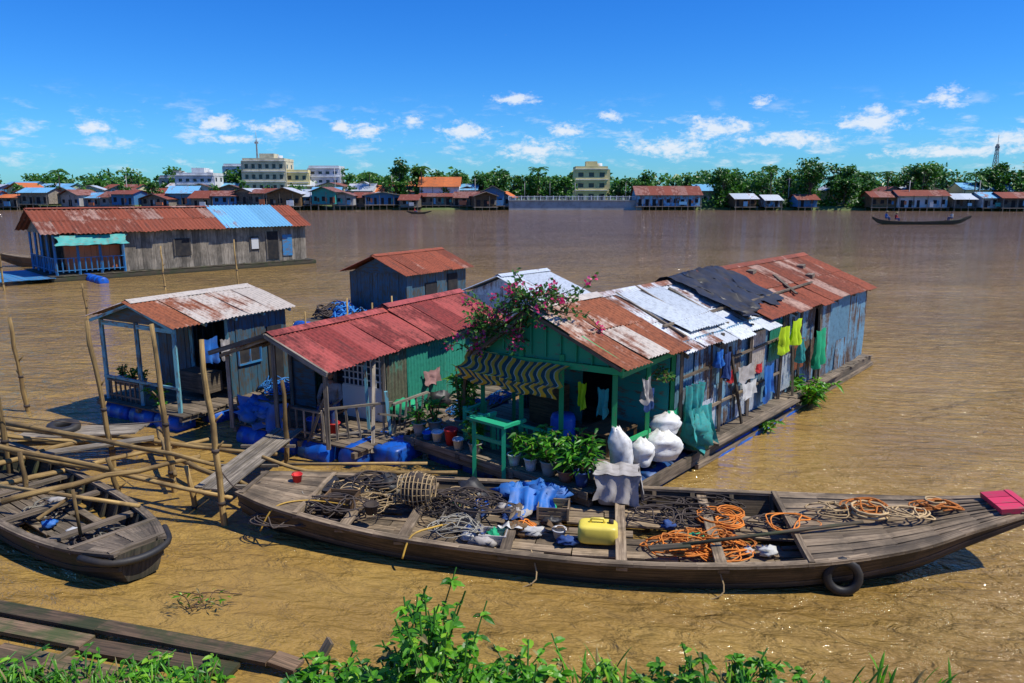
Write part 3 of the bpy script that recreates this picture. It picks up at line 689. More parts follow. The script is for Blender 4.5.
# bougainvillea
e=emp('bougainvillea_bush',FM(1.0,3.9,.5));m=MB();c=FM(1.0,3.9,.5)
tr=catm([c,FM(.95,3.8,1.4),FM(.85,3.5,2.3),FM(.9,2.9,2.9)],4);m.tube(tr,[.05]*4+[.035]*5+[.025]*4,6,None,1)
tr2=catm([tr[-3],FM(.85,2.6,3.1),FM(.95,1.9,3.35),FM(1.1,1.3,3.3)],4);m.tube(tr2,.018,5,None,1)
for i in range(64):
    L=U(.35,.95);st=R.choice(tr[-5:]+tr2*2)
    d=(FM.d*U(-.6,.5)+FM.n*U(-1,1)+Z*U(-.35,.95)).normalized()
    P=catm([st,st+d*L*.5+Z*.10,st+d*L+Z*U(-.25,.10)],5);m.tube(P,[.009]*len(P),4,None,1,cap=False)
    for k in range(22):
        p=R.choice(P[2:])+V((U(-.1,.1),U(-.1,.1),U(-.1,.1)));m.leaf(p,(U(-1,1),U(-1,1),U(-.6,1)),U(.08,.14),U(.05,.085),R.random(),0)
    if R.random()<.7:
        for k in range(11):
            p=P[-1-R.randrange(3)]+V((U(-.09,.09),U(-.09,.09),U(-.07,.09)));m.leaf(p,(U(-1,1),U(-1,1),U(-.6,1)),U(.06,.09),U(.06,.08),R.random(),2)
m.build('branches_and_blooms',[L_dark,W_brown,L_pink],e)
m=MB();foliage(m,FM(9.4,-.55,.05),.75,.75,260,.28,.09,0,2,.5,14,1,.5);m.build('water_fern_clump',[L_bright,W_brown])
m=MB();foliage(m,FM(6.6,-.5,.02),.35,.4,60,.2,.07,0,2,.5,8,1,.5);m.build('water_fern_clump',[L_bright,W_brown])
m=MB();foliage(m,FM(2.5,-.0,2.2),-.3,.35,70,.12,.06,0,1,.5,8,1,.5);m.build('hanging_plant',[L_dark,W_brown])

# ------------------------------------------------------------------ HOUSE 2 (red roof)
F2=Fr((-3.5,14.7),(.5,.866))
H2=emp('red_roof_floating_house',F2(3,1.5,0))
m=MB();roof(m,F2,-.45,3.4,0,2.0,1.6,2.60,3.2,2.06,rows=1,tilt=.025,jit=.12);roof(m,F2,3.3,6.7,.0,2.06,1.6,2.70,3.2,2.16,rows=1,tilt=.025,jit=.12);ridgecap(m,F2,-.45,3.3,1.6,2.62);ridgecap(m,F2,3.3,6.7,1.6,2.72);m.build('red_roof',T_red,H2)
m=MB();frame(m,F2,-.4,6.6,.05,1.98,1.6,2.58,3.15,2.04,step=1.2)
for s in(-.3,1.5): 
    for w in (.15,1.6,3.05): m.beam(F2(s,w,.3),F2(s,w,1.98 if w!=1.6 else 2.5),.08,.08)
m.beam(F2(-.5,-.1,1.96),F2(-.5,1.6,2.58),.05,.1);m.beam(F2(-.5,3.4,2.02),F2(-.5,1.6,2.58),.05,.1);m.build('timber_frame',W_grey2,H2)
m=MB();deck(m,F2,-.2,6.6,-.6,3.1,.36,.18,'w',.15)
for w in (-.5,1,3): m.beam(F2(-.3,w,.27),F2(6.6,w,.27),.1,.12)
m.build('deck',W_grey,H2)
m=MB();barrels(m,F2,-.2,6,-.25,.08);barrels(m,F2,-.2,6,2.8,.08);barrels(m,F2,.2,2.4,-.05,.08,across=True)
rbox(m,F2(.7,-.85,.14),F2.d,F2.n,Z,.5,.36,.22,.3);m.build('float_barrels',P_barrel,H2)
m=MB();corr(m,F2(1.7,.2,.4),F2.d,Z*1.62,2.2,.8,wave=.12);corr(m,F2(3.9,.2,.4),F2.d,Z*1.64,2.6,.8);corr(m,F2(6.6,.2,.4),F2.n,Z*1.7,2.9,.8);corr(m,F2(1.7,3.05,.4),F2.d,Z*1.65,4.9,.8);m.build('green_walls',T_green,H2)
m=MB()
for k in range(9):
    w=.25+k*.13;m.beam(F2(1.5,w,1.15),F2(1.5,w,1.95),.02,.03)
for k in range(6): z=1.15+k*.16;m.beam(F2(1.49,.2,z),F2(1.49,1.35,z),.02,.03)
m.beam(F2(1.52,.2,.75),F2(1.52,1.4,.75),.03,.75);m.build('lattice_window',P_white,H2)
m=MB();m.beam(F2(2.6,.3,1.2),F2(2.6,3,1.2),.03,1.7);m.beam(F2(1.55,2.3,1.1),F2(1.55,3.05,1.1),.03,1.4);m.build('inner_wall',P_dblue,H2)
m=MB();rail(m,F2(-.15,.5,.38),F2(-.15,3.0,.38),.62,11,.04,lean=.04);rail(m,F2(-.15,.4,.38),F2(1.0,-.5,.38),.7,6,.045,lean=.05);rail(m,F2(1.0,-.5,.38),F2(2.2,-.55,.38),.65,6,.045,lean=.05)
m.beam(F2(.2,-.6,.2),F2(1.2,.15,1.9),.07,.05);m.beam(F2(.4,-.62,1.0),F2(2.0,-.62,.45),.06,.04);m.beam(F2(-.2,.9,.15),F2(-.1,.4,1.3),.06,.05);m.build('porch_railing',W_grey2,H2)
m=MB();m.beam(F2(.9,-.5,.4),F2(.85,-.45,1.35),.07,.07);m.beam(F2(.9,.1,.4),F2(.9,.15,1.9),.06,.06);m.build('pale_blue_posts',P_lblue,H2)
m=MB();
for i in range(4): m.blob(F2(-.1+U(-.2,.2),2.2+U(-.3,.3),.65+U(0,.25)),U(.2,.3),U(.2,.3),.2,.7,5)
m.cloth(F2(-.22,2.9,1.12),F2.n*-1,Z*-1,1.6,.6,.1,3,ragged=.5,sag=.1);m.build('blue_tarp_bundle',C_blue)
m=MB();m.blob(F2(1.9,-.1,.62),.4,.25,.2,.7,5);m.blob(F2(3.2,-.15,.55),.3,.22,.2,.5,4,m=1);m.build('cloth_bundle',[C_emer,C_black])
hang('pink_cloth',2.9,.08,1.3,.7,.35,plain('faded_pink_cloth',(.40,.22,.20),.8),F2)
bucket(F2(.35,.6,.38),.13,.25,C_red,'red_bucket');bucket(F2(.2,1.1,.38),.12,.3,Pl_blue,'blue_bucket')
m=MB();deck(m,F2,2.4,5.6,-1.2,-.65,.3,.2,'s');barrels(m,F2,2.4,5,-.9,.05,.24,m=1);m.build('side_walkway',[W_grey,P_barrel])
m=MB()
for i in range(4): tangle(m,F2(U(2.8,5),U(-1.1,-.7),.34),.4,.3,.2,40,.012,0,F2)
m.build('blue_net_pile',Rp_bl)
# ------------------------------------------------------------------ HOUSE 3
F3=Fr((-7.75,16.7),(.48,.877))
H3=emp('blue_floating_hut',F3(1.8,1.4,0))
m=MB();roof(m,F3,-.2,3.5,-.2,2.5,1.4,2.98,3.0,2.5,tilt=.04,jit=.14);ridgecap(m,F3,-.2,3.5,1.4,2.99);m.build('rusty_roof',T_palerust,H3)
m=MB();frame(m,F3,-.15,3.45,-.15,2.48,1.4,2.96,2.95,2.48,step=1)
for s in(0,1.5): 
    for w in (.05,1.4,2.75): m.beam(F3(s,w,.1),F3(s,w,2.45),.08,.08)
m.beam(F3(0,0,2.36),F3(0,2.8,2.36),.06,.1);m.beam(F3(-.02,0,1.0),F3(-.02,2.8,1.0),.05,.06)
m.build('teal_frame',P_lblue,H3)
m=MB();m.poly([F3(.0,-.1,2.44),F3(.0,2.9,2.44),F3(.0,1.4,2.92)]);planks(m,F3(1.5,0,.42),F3.d,Z*2.02,1.9,.2);planks(m,F3(3.4,0,.42),F3.n,Z*2.02,2.8,.2);planks(m,F3(1.5,2.77,.42),F3.d,Z*2.02,1.9,.2);planks(m,F3(1.5,1.5,.42),F3.n,Z*2.0,1.3,.2)
m.build('plank_walls',P_dblue,H3)
m=MB();m.beam(F3(1.75,-.03,1.5),F3(2.4,-.03,1.5),.03,.6,m=0);m.beam(F3(2.7,-.03,1.25),F3(3.2,-.03,1.25),.03,1.6,m=0);
for z in (1.22,1.8): m.beam(F3(1.7,-.05,z),F3(2.45,-.05,z),.04,.05,m=1)
for s in (1.72,2.08,2.43): m.beam(F3(s,-.05,1.2),F3(s,-.05,1.8),.04,.04,m=1)
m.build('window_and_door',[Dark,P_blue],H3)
m=MB();deck(m,F3,-.2,3.6,-.3,3.0,.4,.2,'w',.12);
for w in (-.2,1.4,2.9): m.beam(F3(-.2,w,.32),F3(3.6,w,.32),.1,.1)
rail(m,F3(0,1.5,.42),F3(0,2.8,.42),.5,7);m.beam(F3(.3,1.6,.8),F3(.3,2.6,.8),.4,.04);m.beam(F3(1.2,.3,.85),F3(1.2,1.3,.85),.5,.5);m.build('deck',W_grey,H3)
m=MB();barrels(m,F3,0,2.8,.1,.1,.29,across=True);barrels(m,F3,.7,3.4,.0,.1);barrels(m,F3,.7,3.4,2.7,.1);m.build('float_barrels',P_barrel,H3)
for w in(1.7,2.1,2.5): potted(F3(.25,w,.83),.3,.18,40,.16,.06,pr=.1,ph=.15)
m=MB();foliage(m,F3(.1,.9,.42),.6,.3,80,.18,.07,0,2,.4,8,1);m.build('shrub',[L_pot,W_brown])
m=MB()
for i in range(5): tangle(m,F3(U(1.5,5.5),U(-.9,-.3),.45),.4,.4,.35,50,.014,i%2,F3)
deck(m,F3,1,6,-1.2,-.35,.38,.2,'s',m=2);m.build('net_covered_walkway',[Rp_bl,Rp_dk,W_grey])
hang('blue_shirt',.6,-.05,2.1,.5,.6,C_blue,F3,amp=.09);hang('grey_towel',1.2,-.05,2.0,.3,.5,C_grey,F3)
# ------------------------------------------------------------------ HOUSE 4
F4=Fr((-4.3,30.0),(.52,.855))
H4=emp('slate_floating_hut',F4(2,1.5,0))
m=MB();roof(m,F4,-.3,4.4,-.3,2.2,1.5,2.95,3.4,2.2,wave=.15,tilt=.03);ridgecap(m,F4,-.3,4.4,1.5,2.96);m.build('rusty_roof',T_rust,H4)
m=MB();planks(m,F4(0,0,.3),F4.d,Z*1.9,4.2,.22);planks(m,F4(0,0,.3),F4.n,Z*1.9,3.1,.22);planks(m,F4(4.2,0,.3),F4.n,Z*1.9,3.1,.22);planks(m,F4(0,3.1,.3),F4.d,Z*1.9,4.2,.22);m.poly([F4(.0,0,2.15),F4(.0,3.1,2.15),F4(0,1.5,2.85)]);m.build('plank_walls',P_dblue,H4)
m=MB();m.beam(F4(1.2,-.04,1.45),F4(2.0,-.04,1.45),.03,.6);m.beam(F4(2.8,-.04,1.2),F4(3.5,-.04,1.2),.03,1.6);m.build('dark_opening_panels',Dark,H4)  # solid panels on the wall, painted dark like shaded openings
m=MB();deck(m,F4,-2.5,4.8,-1,4,.3,.25,'w');m.build('deck',W_grey,H4)
m=MB();barrels(m,F4,-2.5,4.5,-.8,.05);barrels(m,F4,-.8,3.6,-2.4,.05,across=True);m.build('float_barrels',P_barrel,H4)
m=MB()
for i in range(9): tangle(m,F4(U(-2.2,-.4),U(-.8,3.8),.34),.7,.6,.7,60,.03,i%3,F4)
m.build('blue_net_pile',[Rp_bl,Rp_dk,Rp_bl])
F6=Fr((-6.4,22.5),(.5,.866))
m=MB();deck(m,F6,-1,5.5,-1.2,1.2,.4,.22,'w');barrels(m,F6,-1,5,-1.0,.08,m=1)
m2=MB()
for i in range(12): tangle(m2,F6(U(-.6,5),U(-1,1),.44),.6,.6,.7,60,.02,i%3,F6)
m2.blob(F6(1.6,.3,.85),.7,.6,.45,.6,4,m=3);m2.blob(F6(3.2,.3,.85),.6,.5,.4,.6,4,m=3);m2.blob(F6(4.6,-.3,.8),.6,.5,.4,.6,4,m=3)
for s,w in ((-.8,1),(1,1),(3,1),(4,-.5),(5.2,.8),(2,-1)): m2.tube([F6(s,w,-.5),F6(s,w,U(1.4,2.2))],.03,6,None,4)
m.build('fish_raft',[W_grey,P_barrel]);m2.build('net_and_tarp_heap',[Rp_bl,Rp_dk,Rp_gr,C_blue,W_bam])
# ------------------------------------------------------------------ HOUSE 5 silver
F5=Fr((1.1,23.4),(.652,.758))
H5=emp('silver_roof_floating_hut',F5(1,2,0))
m=MB();roof(m,F5,-.2,2.4,-.1,2.1,1.9,2.78,3.7,2.1,wave=.14,tilt=.03);ridgecap(m,F5,-.2,2.4,1.9,2.8);m.build('silver_roof',T_silver,H5)
m=MB();corr(m,F5(0,0,.3),F5.d,Z*1.78,2.2);corr(m,F5(0,0,.3),F5.n,Z*1.78,3.6);corr(m,F5(2.2,0,.3),F5.n,Z*1.78,3.6);corr(m,F5(0,3.6,.3),F5.d,Z*1.78,2.2);m.poly([F5(0,0,2.05),F5(0,3.6,2.05),F5(0,1.9,2.7)]);m.build('walls',T_silver,H5)
m=MB();deck(m,F5,-.4,2.6,-.3,4.0,.28,.25,'w');m.build('deck',W_grey,H5);m=MB();barrels(m,F5,0,2,.2,.03);barrels(m,F5,0,2,3.6,.03);m.build('float_barrels',P_barrel,H5)
# ------------------------------------------------------------------ HOUSE 0 long grey wood
F0=Fr((-28.4,47.0),(.716,.698))
H0=emp('long_wooden_floating_house',F0(8,3,0))
m=MB();roof(m,F0,-1.2,10.6,-.5,2.95,3.0,4.45,6.5,3.0,rows=2,wave=.28,amp=.035,sw=1.0,tilt=.02,jit=.2);roof(m,F0,15.4,17.2,-.5,2.95,3,4.45,6.5,3.0,rows=2,wave=.28,amp=.035,sw=1.0);ridgecap(m,F0,-1.2,10.6,3,4.48,w=.3);m.build('rusty_roof',T_rust,H0)
m=MB();roof(m,F0,10.4,15.6,-.55,3.0,3,4.52,6.5,3.05,rows=1,wave=.28,amp=.035,sw=1.1);m.build('blue_roof',T_blue2,H0)
m=MB();planks(m,F0(3.6,0,.35),F0.d,Z*2.6,13.3,.26,.03,.1);planks(m,F0(16.9,0,.35),F0.n,Z*2.6,6,.26);planks(m,F0(0,6,.35),F0.d,Z*2.6,16.9,.3);planks(m,F0(3.6,0,.35),F0.n,Z*2.6,6,.3)
m.poly([F0(16.9,-.2,2.9),F0(16.9,6.2,2.9),F0(16.9,3,4.35)]);m.poly([F0(-.6,-.2,2.9),F0(-.6,6.2,2.9),F0(-.6,3,4.35)]);m.build('plank_walls',W_grey2,H0)
m=MB();planks(m,F0(1.2,.6,.6),F0.n,Z*1.6,4.5,.4);planks(m,F0(.2,.6,.6),F0.d,Z*1.5,3.3,.4);m.build('coral_porch_wall',P_orange,H0)
m=MB();m.cloth(F0(-.6,-.4,2.85),F0.d,Z*-1+F0.n*-.6,4.4,.7,.04,4,nx=30);m.build('teal_awning',P_teal,H0)
m=MB()
for s in (-.5,.8,2.1,3.5): m.beam(F0(s,-.1,.3),F0(s,-.1,2.9),.12,.12)
for w in (1.5,3,4.5,6): m.beam(F0(-.5,w,.3),F0(-.5,w,2.9),.12,.12)
rail(m,F0(-.5,-.15,.5),F0(3.5,-.15,.5),.9,12,.06);rail(m,F0(-.55,0,.5),F0(-.55,6,.5),.9,14,.06);m.build('blue_posts_and_rail',P_blue,H0)
m=MB()
for (s,w,h,k) in ((6.8,1.1,1.2,0),(12.3,.7,1.0,0),(13.6,1.0,2.1,0)):
    m.beam(F0(s,-.05,.5+h/2 if h>2 else 1.75),F0(s+w,-.05,.5+h/2 if h>2 else 1.75),.04,h,m=0)
    for q in(0,w): m.beam(F0(s+q,-.08,.5 if h>2 else 1.75-h/2),F0(s+q,-.08,.5+h if h>2 else 1.75+h/2),.06,.08,m=1)
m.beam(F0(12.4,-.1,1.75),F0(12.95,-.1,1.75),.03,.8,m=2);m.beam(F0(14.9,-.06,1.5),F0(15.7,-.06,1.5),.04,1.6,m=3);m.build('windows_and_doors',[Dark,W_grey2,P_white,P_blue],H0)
m=MB();deck(m,F0,-1,17.3,-.7,6.5,.32,.35,'w');m.beam(F0(-1,-.7,.12),F0(17.3,-.7,.12),.15,.3)
for w in (0,2,4,6): m.tube([F0(-1,w,.0),F0(17.3,w,.0)],.25,8)
m.build('raft_deck',W_dark,H0)
m=MB();barrels(m,F0,-3.5,0,1.2,.08,.3,across=True);deck(m,F0,-4.5,-.8,-1,6,.28,.3,'w',m=1);m.build('blue_float_raft',[P_barrel,P_blue])
FX=Fr((-38.5,56),(1,.15))
hull('moored_sampan',FX,[(0,.3,.2,1.0,.5,0),(2,.8,.6,.7,-.1,0),(5,.9,.7,.6,-.2,0),(7,.4,.3,1.0,.4,0)],[W_brown,W_deck],floor=.2,decks=((.2,2,),))

# ------------------------------------------------------------------ poles / walkway
def pole(b,t,r=.055):
    m=MB();b=V(b);t=V(t);P=[];K=9;rad=[]
    sx_=U(-.05,.05)
    for i in range(K+1):
        P.append(b.lerp(t,i/K)+V((U(-.02,.02)+sx_*math.sin(i/K*3.1),U(-.03,.03),0)));rad.append(r*(1.15-.4*i/K)*U(.88,1.1))
    m.tube(P,rad,8);
    for k in (3,5): 
        p=P[k];m.tube([p+V((0,0,-.03)),p+V((0,0,.03))],rad[k]*1.25,8,None,1)
    for q in (5,6): m.tube([P[q],P[q]+V((U(-.18,.18),0,.16))],[rad[q]*.5,rad[q]*.25],6)
    return m.build('mooring_pole',[W_bam,Rp_dk])
for b,t in (((-4.8,11.6,-1),(-4.95,11.55,3.2)),((-6.3,13.0,-1),(-6.42,13.0,3.2)),((-8.1,14.3,-1),(-8.3,14.2,3.05)),((-12.3,18.2,-1),(-12.55,18.2,2.45)),((-9.75,13.6,-1),(-9.9,13.7,2.2)),
            ((-4.65,14.4,-1),(-4.6,14.4,1.8)),((-19.2,33,-1),(-19.3,33,1.5)),((-20,42.5,-1),(-20.1,42.5,2.5)),((-15.6,42,-1),(-15.7,42,2.9)),((-7.0,12.6,-1),(-7.15,12.4,.9)),((-29,42,-1),(-29,42,3.2)),
            ((-12.0,16,-1),(-12.0,16.1,1.5)),((-5.0,22,-1),(-5,22,1.9)),((-8.6,12.4,-1),(-8.7,12.4,1.0)),((-7.4,14.9,-1),(-7.4,15.0,1.1)),((-5.7,12.3,-1),(-5.7,12.3,.8))): pole(b,t)
m=MB()
for a,b in (((-10.6,14.1,.55),(-4.7,11.6,.5)),((-10,15.3,.45),(-4.6,13.7,.5)),((-10.6,13.5,.9),(-6,12.4,.45)),((-8.3,11.3,.6),(-5.6,12.6,.85)),((-11,15.2,.6),(-8,14.2,.5)),((-7.6,15.2,.5),(-6.2,12.9,.42)),((-11.5,12.9,1.3),(-8.5,14.6,.4)),((-6.6,13.8,.4),(-4.5,12.1,.45)),
            ((-10.4,14.35,.95),(-5.1,12.0,.95)),((-9.2,12.3,.4),(-6.4,14.9,.42)),((-11.2,14.6,.4),(-5.8,14.6,.36)),((-9.9,12.6,.5),(-8.3,15.4,.5))):
    a=V(a);b=V(b);P=[a.lerp(b,i/6)+V((0,U(-.04,.04),U(-.03,.03))) for i in range(7)];m.tube(P,[.055,.055,.052,.048,.045,.04,.035],7)
m.build('bamboo_jetty_frame',W_bam)
m=MB()
for k in range(4):
    o=k*.15;m.beam((-5.4+o,11.9+U(-.1,.1),.5+U(0,.02)),(-4.95+o,15.0+U(-.1,.1),.56+U(0,.02)),.14,.03)
for y in (12.2,13.2,14.3): m.beam((-5.5,y,.45),(-4.4,y,.45),.06,.05)
m.build('plank_gangway',W_grey2)
m=MB()
for k in range(3): m.beam((-10.3,14.6+k*.24,.52),(-7.9,14.9+k*.24,.56),.22,.035)
m.beam((-9.4,13.6,.5),(-7.4,14.6,.53),.25,.04);m.build('plank_landing',W_grey2)
tyre('old_tyre',(-9.5,15.0,.62),(.1,-.1,1),.32,.09)
m=MB();m.tube(catm([V((-9.75,13.6,1.3)),V((-8.2,14.3,.9)),V((-6.3,13,1.4))],6),.01,4);m.tube(catm([V((-4.85,11.6,1.0)),V((-4.6,11.7,.6)),FB(.2,0,.65)],6),.012,4);m.build('mooring_line',Rp_dk)

m=MB();FP=Fr((-7.6,8.95),(.965,-.262))
for (w,z,a,b,wd) in ((.15,.12,-.5,5.3,.24),(-.15,.09,-.6,4.6,.26),(-.46,.02,-.6,5.0,.2),(-.72,.10,-.4,5.4,.32),(-1.05,.0,-.6,4.2,.24),(-1.4,.06,-.6,5,.3)):
    x=a
    while x<b-.3:
        e2=min(b,x+U(1.6,3.2));m.beam(FP(x,w+U(-.03,.03),z+U(-.03,.03)),FP(e2-.02,w+U(-.04,.04),z+U(-.03,.02)),wd*.95,.05);x=e2
for x in (.6,2.4,4.2): m.beam(FP(x,-1.5,.0),FP(x,.35,.03),.1,.1)
m.build('sunken_plank_jetty',[wood('mossy_plank_wood',(.24,.15,.085),(.06,.04,.022),(.03,.06,.01),.75)])
m=MB();m.beam((-2.35,7.55,.0),(-2.1,7.7,.42),.16,.04);m.build('broken_board',W_deck)
m=MB()
for i in range(6):
    a=V((-4.2+U(-.2,.2),9.0+U(-.1,.1),.05));m.tube(catm([a,a+V((U(-.2,.3),U(-.1,.2),U(.05,.15))),a+V((U(-.4,.6),U(-.1,.2),U(.0,.25)))],4),.007,4,None,1)
    for k in range(8): m.leaf(a+V((U(-.3,.4),U(-.1,.2),U(.0,.15))),(U(-1,1),U(-.5,.5),U(0,1)),.12,.03,R.random(),2 if k%2 else 0,2)
m.build('drifting_twigs',[Straw,W_brown,L_bright])

# ------------------------------------------------------------------ bank
m=MB();ys=[-60,-20,-5,0,1,2,3,4,5,5.5,6,6.4,6.8,7.2,7.6,8.0,8.6,9.4];zs=[4,4,3.9,3.8,3.6,3.2,2.6,1.9,1.15,.85,.6,.38,.18,.0,-.12,-.3,-.7,-1.5]
nx=70;vs=[];fs=[];uv=[]
for j,y in enumerate(ys):
    for i in range(nx+1):
        x=-60+120*i/nx;vs.append(V((x,y,zs[j]+.18*mn.noise(V((x*.7,y*.8,0))))))
for j in range(len(ys)-1):
    for i in range(nx):
        a=j*(nx+1)+i;fs.append((a,a+1,a+nx+2,a+nx+1));uv.append([(0,0),(1,0),(1,1),(0,1)])
m.add(vs,fs,uv,.5,0,True);m.build('river_bank_ground',plain('muddy_soil',(.13,.095,.05),.9,dirt=.5,dc=(.04,.055,.015)))
def thick(name,xs,top,n,ll,lw,mat=L_bright,seg=3,yr=(6.3,7.4),up=.35,kk=(10,16)):
    m=MB()
    for i in range(n):
        x=U(*xs);y=U(*yr);t=max(.12,top(x)*U(.35,1.0))
        c=V((x,y,.08));lean=V((U(-.3,.3),U(-.05,.3),0))
        P=catm([c,c+lean*.4+Z*t*.5,c+lean*1.2+Z*t],3);m.tube(P,[.010]*len(P),4,.6,1,cap=False)
        k=int(R.randint(*kk)*(.5+t*.6))
        for q in range(k):
            f=U(.3,1)**.7;p=P[min(int(f*(len(P)-1)),len(P)-1)]+V((U(-.03,.03),U(-.03,.03),U(-.03,.03)));a=U(0,6.28);g=U(.55,1.25)
            m.leaf(p,(math.cos(a),math.sin(a),U(-.2,.9)*up*2),ll*g,lw*g*U(.8,1.1),R.random(),0 if R.random()<.97 else 2,seg,.35,nrm=(U(-.6,.6),U(-.9,.4),1))
    m.build(name,[mat,L_dark,Straw])
thick('riverbank_shrub',(-2.35,.35),lambda x:max(.25,1.08-.75*abs(x+.85)+.3*math.sin(x*5)),190,.15,.075)
thick('riverbank_shrub',(-1.3,-.5),lambda x:1.32,18,.13,.06)
thick('riverbank_shrub',(.6,3.4),lambda x:.42+.28*math.sin(x*3.1+1),120,.13,.065)
thick('riverbank_shrub',(-6.0,-3.2),lambda x:.22,70,.12,.05,yr=(6.6,7.6))
def grass(name,xs,n,h,yr=(6.5,7.5),lw=.018):
    m=MB()
    for i in range(n):
        x=U(*xs);y=U(*yr);a=U(0,6.28);m.leaf(V((x,y,.1)),(math.cos(a)*.45,math.sin(a)*.45,1),h*U(.5,1.1),lw*U(.6,1.6),R.random(),0 if R.random()<.85 else 1,5,.3,nrm=(math.cos(a),math.sin(a),.2))
    m.build(name,[L_bright,Straw])
grass('grass_tuft',(-6.4,-3.2),900,.38);grass('grass_tuft',(.6,1.2),30,.75,lw=.025);grass('grass_tuft',(3.7,4.8),60,.6,lw=.025);grass('grass_tuft',(-2.3,3.4),160,.35)
grass('grass_tuft',(2.2,2.7),30,.8,lw=.025)

# ------------------------------------------------------------------ far shore
def shore(x): return 240 if x<60 else 240-(x-60)*.2
m=MB();vs=[];fs=[];uv=[];N_=80
for i in range(N_+1):
    x=-2600+5200*i/N_
    y0=shore(x) if abs(x)<200 else shore(min(max(x,-200),200));y0+=2*mn.noise(V((x*.03,0,0)))
    for dy,z in ((0,-1),(1.5,.5),(4,1.3),(60,2.2),(600,3),(5000,3)): vs.append(V((x,y0+dy,z)))
for i in range(N_):
    for j in range(5): a=i*6+j;fs.append((a,a+6,a+7,a+1));uv.append([(0,0),(1,0),(1,1),(0,1)])
m.add(vs,fs,uv,.5,0,True);m.build('far_shore_ground',plain('far_bank_soil',(.12,.15,.05),.9,dirt=.6,dc=(.05,.10,.02),sc_=.2))
fmats=[W_grey2,RoofR,Dark,T_blue2,T_silver,Tile,P_blue,P_teal,Cream,Whp,Grp,T_blue,W_brown,T_pale,P_orange,P_white]
def farhouse(x,y,w,d,h,rise,wall,rf,z0=1.4,name='stilt_house',gable=False,ang=0,open_=True):
    F=Fr((x,y),(math.cos(ang),math.sin(ang)));m=MB()
    hw=w/2
    for a,b in ((-hw,hw),):
        m.poly([F(a,0,z0),F(b,0,z0),F(b,0,z0+h),F(a,0,z0+h)],None,wall);m.poly([F(a,d,z0),F(b,d,z0),F(b,d,z0+h),F(a,d,z0+h)],None,wall)
        m.poly([F(a,0,z0),F(a,d,z0),F(a,d,z0+h),F(a,0,z0+h)],None,wall);m.poly([F(b,0,z0),F(b,d,z0),F(b,d,z0+h),F(b,0,z0+h)],None,wall)
    m.beam(F(-hw-.4,-1,z0-.1),F(hw+.4,-1,z0-.1),.2,.2,m=0);m.poly([F(-hw-.4,-1.1,z0),F(hw+.4,-1.1,z0),F(hw+.4,d,z0-.02),F(-hw-.4,d,z0-.02)],None,0)
    k=max(2,int(w/2))
    for i in range(k+1):
        xx=-hw+w*i/k;m.beam(F(xx,-1,-1),F(xx,-1,z0+ (h if i%2==0 else 0)),.16,.16,m=0);m.beam(F(xx,d*.5,-1),F(xx,d*.5,z0),.16,.16,m=0)
    q=max(2,int(w/2.2))
    for i in range(q):
        xx=-hw+w*(i+.5)/q;hh=R.choice([1.1,1.4,2.1,2.1])
        m.beam(F(xx-.5,-.04,z0+(1.05 if hh>2 else 1.6)),F(xx+.5*U(.6,1.5),-.04,z0+(1.05 if hh>2 else 1.6)),.05,hh,m=2)
        if R.random()<.5: m.beam(F(xx+.55,-.06,z0+1.3),F(xx+1.2,-.06,z0+1.3),.05,U(.8,2),m=R.choice([3,7,9,14,6,0,12]))
    if R.random()<.5:
        cx=U(-hw*.5,hw*.5);m.beam(F(cx,-1.6,z0+.9),F(cx+U(1,2.5),-1.6,z0+.9),.3,U(.8,1.8),m=R.choice([3,6,7,14,9,0]))
    ov=.6;zt=z0+h
    if gable:
        for s1 in (-1,1): m.poly([F(s1*(hw+ov),-1.3,zt-.1),F(0,-1.3,zt+rise),F(0,d+ov,zt+rise),F(s1*(hw+ov),d+ov,zt-.1)],None,rf)
        m.poly([F(-hw,0,zt),F(hw,0,zt),F(0,0,zt+rise-.1)],None,wall)
        m.beam(F(-hw-ov,-1.32,zt-.12),F(0,-1.32,zt+rise-.02),.05,.2,m=0);m.beam(F(hw+ov,-1.32,zt-.12),F(0,-1.32,zt+rise-.02),.05,.2,m=0)
    else:
        nseg=max(1,int(w/2.2))
        for i in range(nseg):
            a=-hw-ov+(w+2*ov)*i/nseg;b=-hw-ov+(w+2*ov)*(i+1)/nseg
            m.poly([F(a,-1.4,zt-.25),F(b,-1.4,zt-.25),F(b,d/2,zt+rise),F(a,d/2,zt+rise)],None,rf);m.poly([F(a,d+ov,zt-.1),F(b,d+ov,zt-.1),F(b,d/2,zt+rise),F(a,d/2,zt+rise)],None,rf)
        for s1 in(-1,1): m.poly([F(s1*hw,0,zt),F(s1*hw,d,zt),F(s1*hw,d/2,zt+rise-.1)],None,wall)
    m.build(name,fmats)
x=-178
while x<-2:
    w=U(5,12);farhouse(x+w/2,shore(x)-U(-3,6),w,U(6,9),U(2.3,3.8),U(.8,2.2),R.choice([0,0,6,7,11,12,0,12,10]),R.choice([1,1,5,4,1,1,13,3,1]),z0=U(.9,2.0),gable=R.random()<.4,ang=U(-.3,.3));x+=w*U(.75,1.08)
x=-182
while x<-10:
    w=U(6,14);farhouse(x+w/2,shore(x)+U(10,20),w,U(7,10),U(2.6,4.8),U(1.0,2.4),R.choice([0,8,9,10,6,11,9]),R.choice([1,1,5,4,3,1,13]),z0=U(1.9,2.8),gable=R.random()<.4,ang=U(-.3,.3),name='shore_house');x+=w*U(.75,1.3)
x=-200
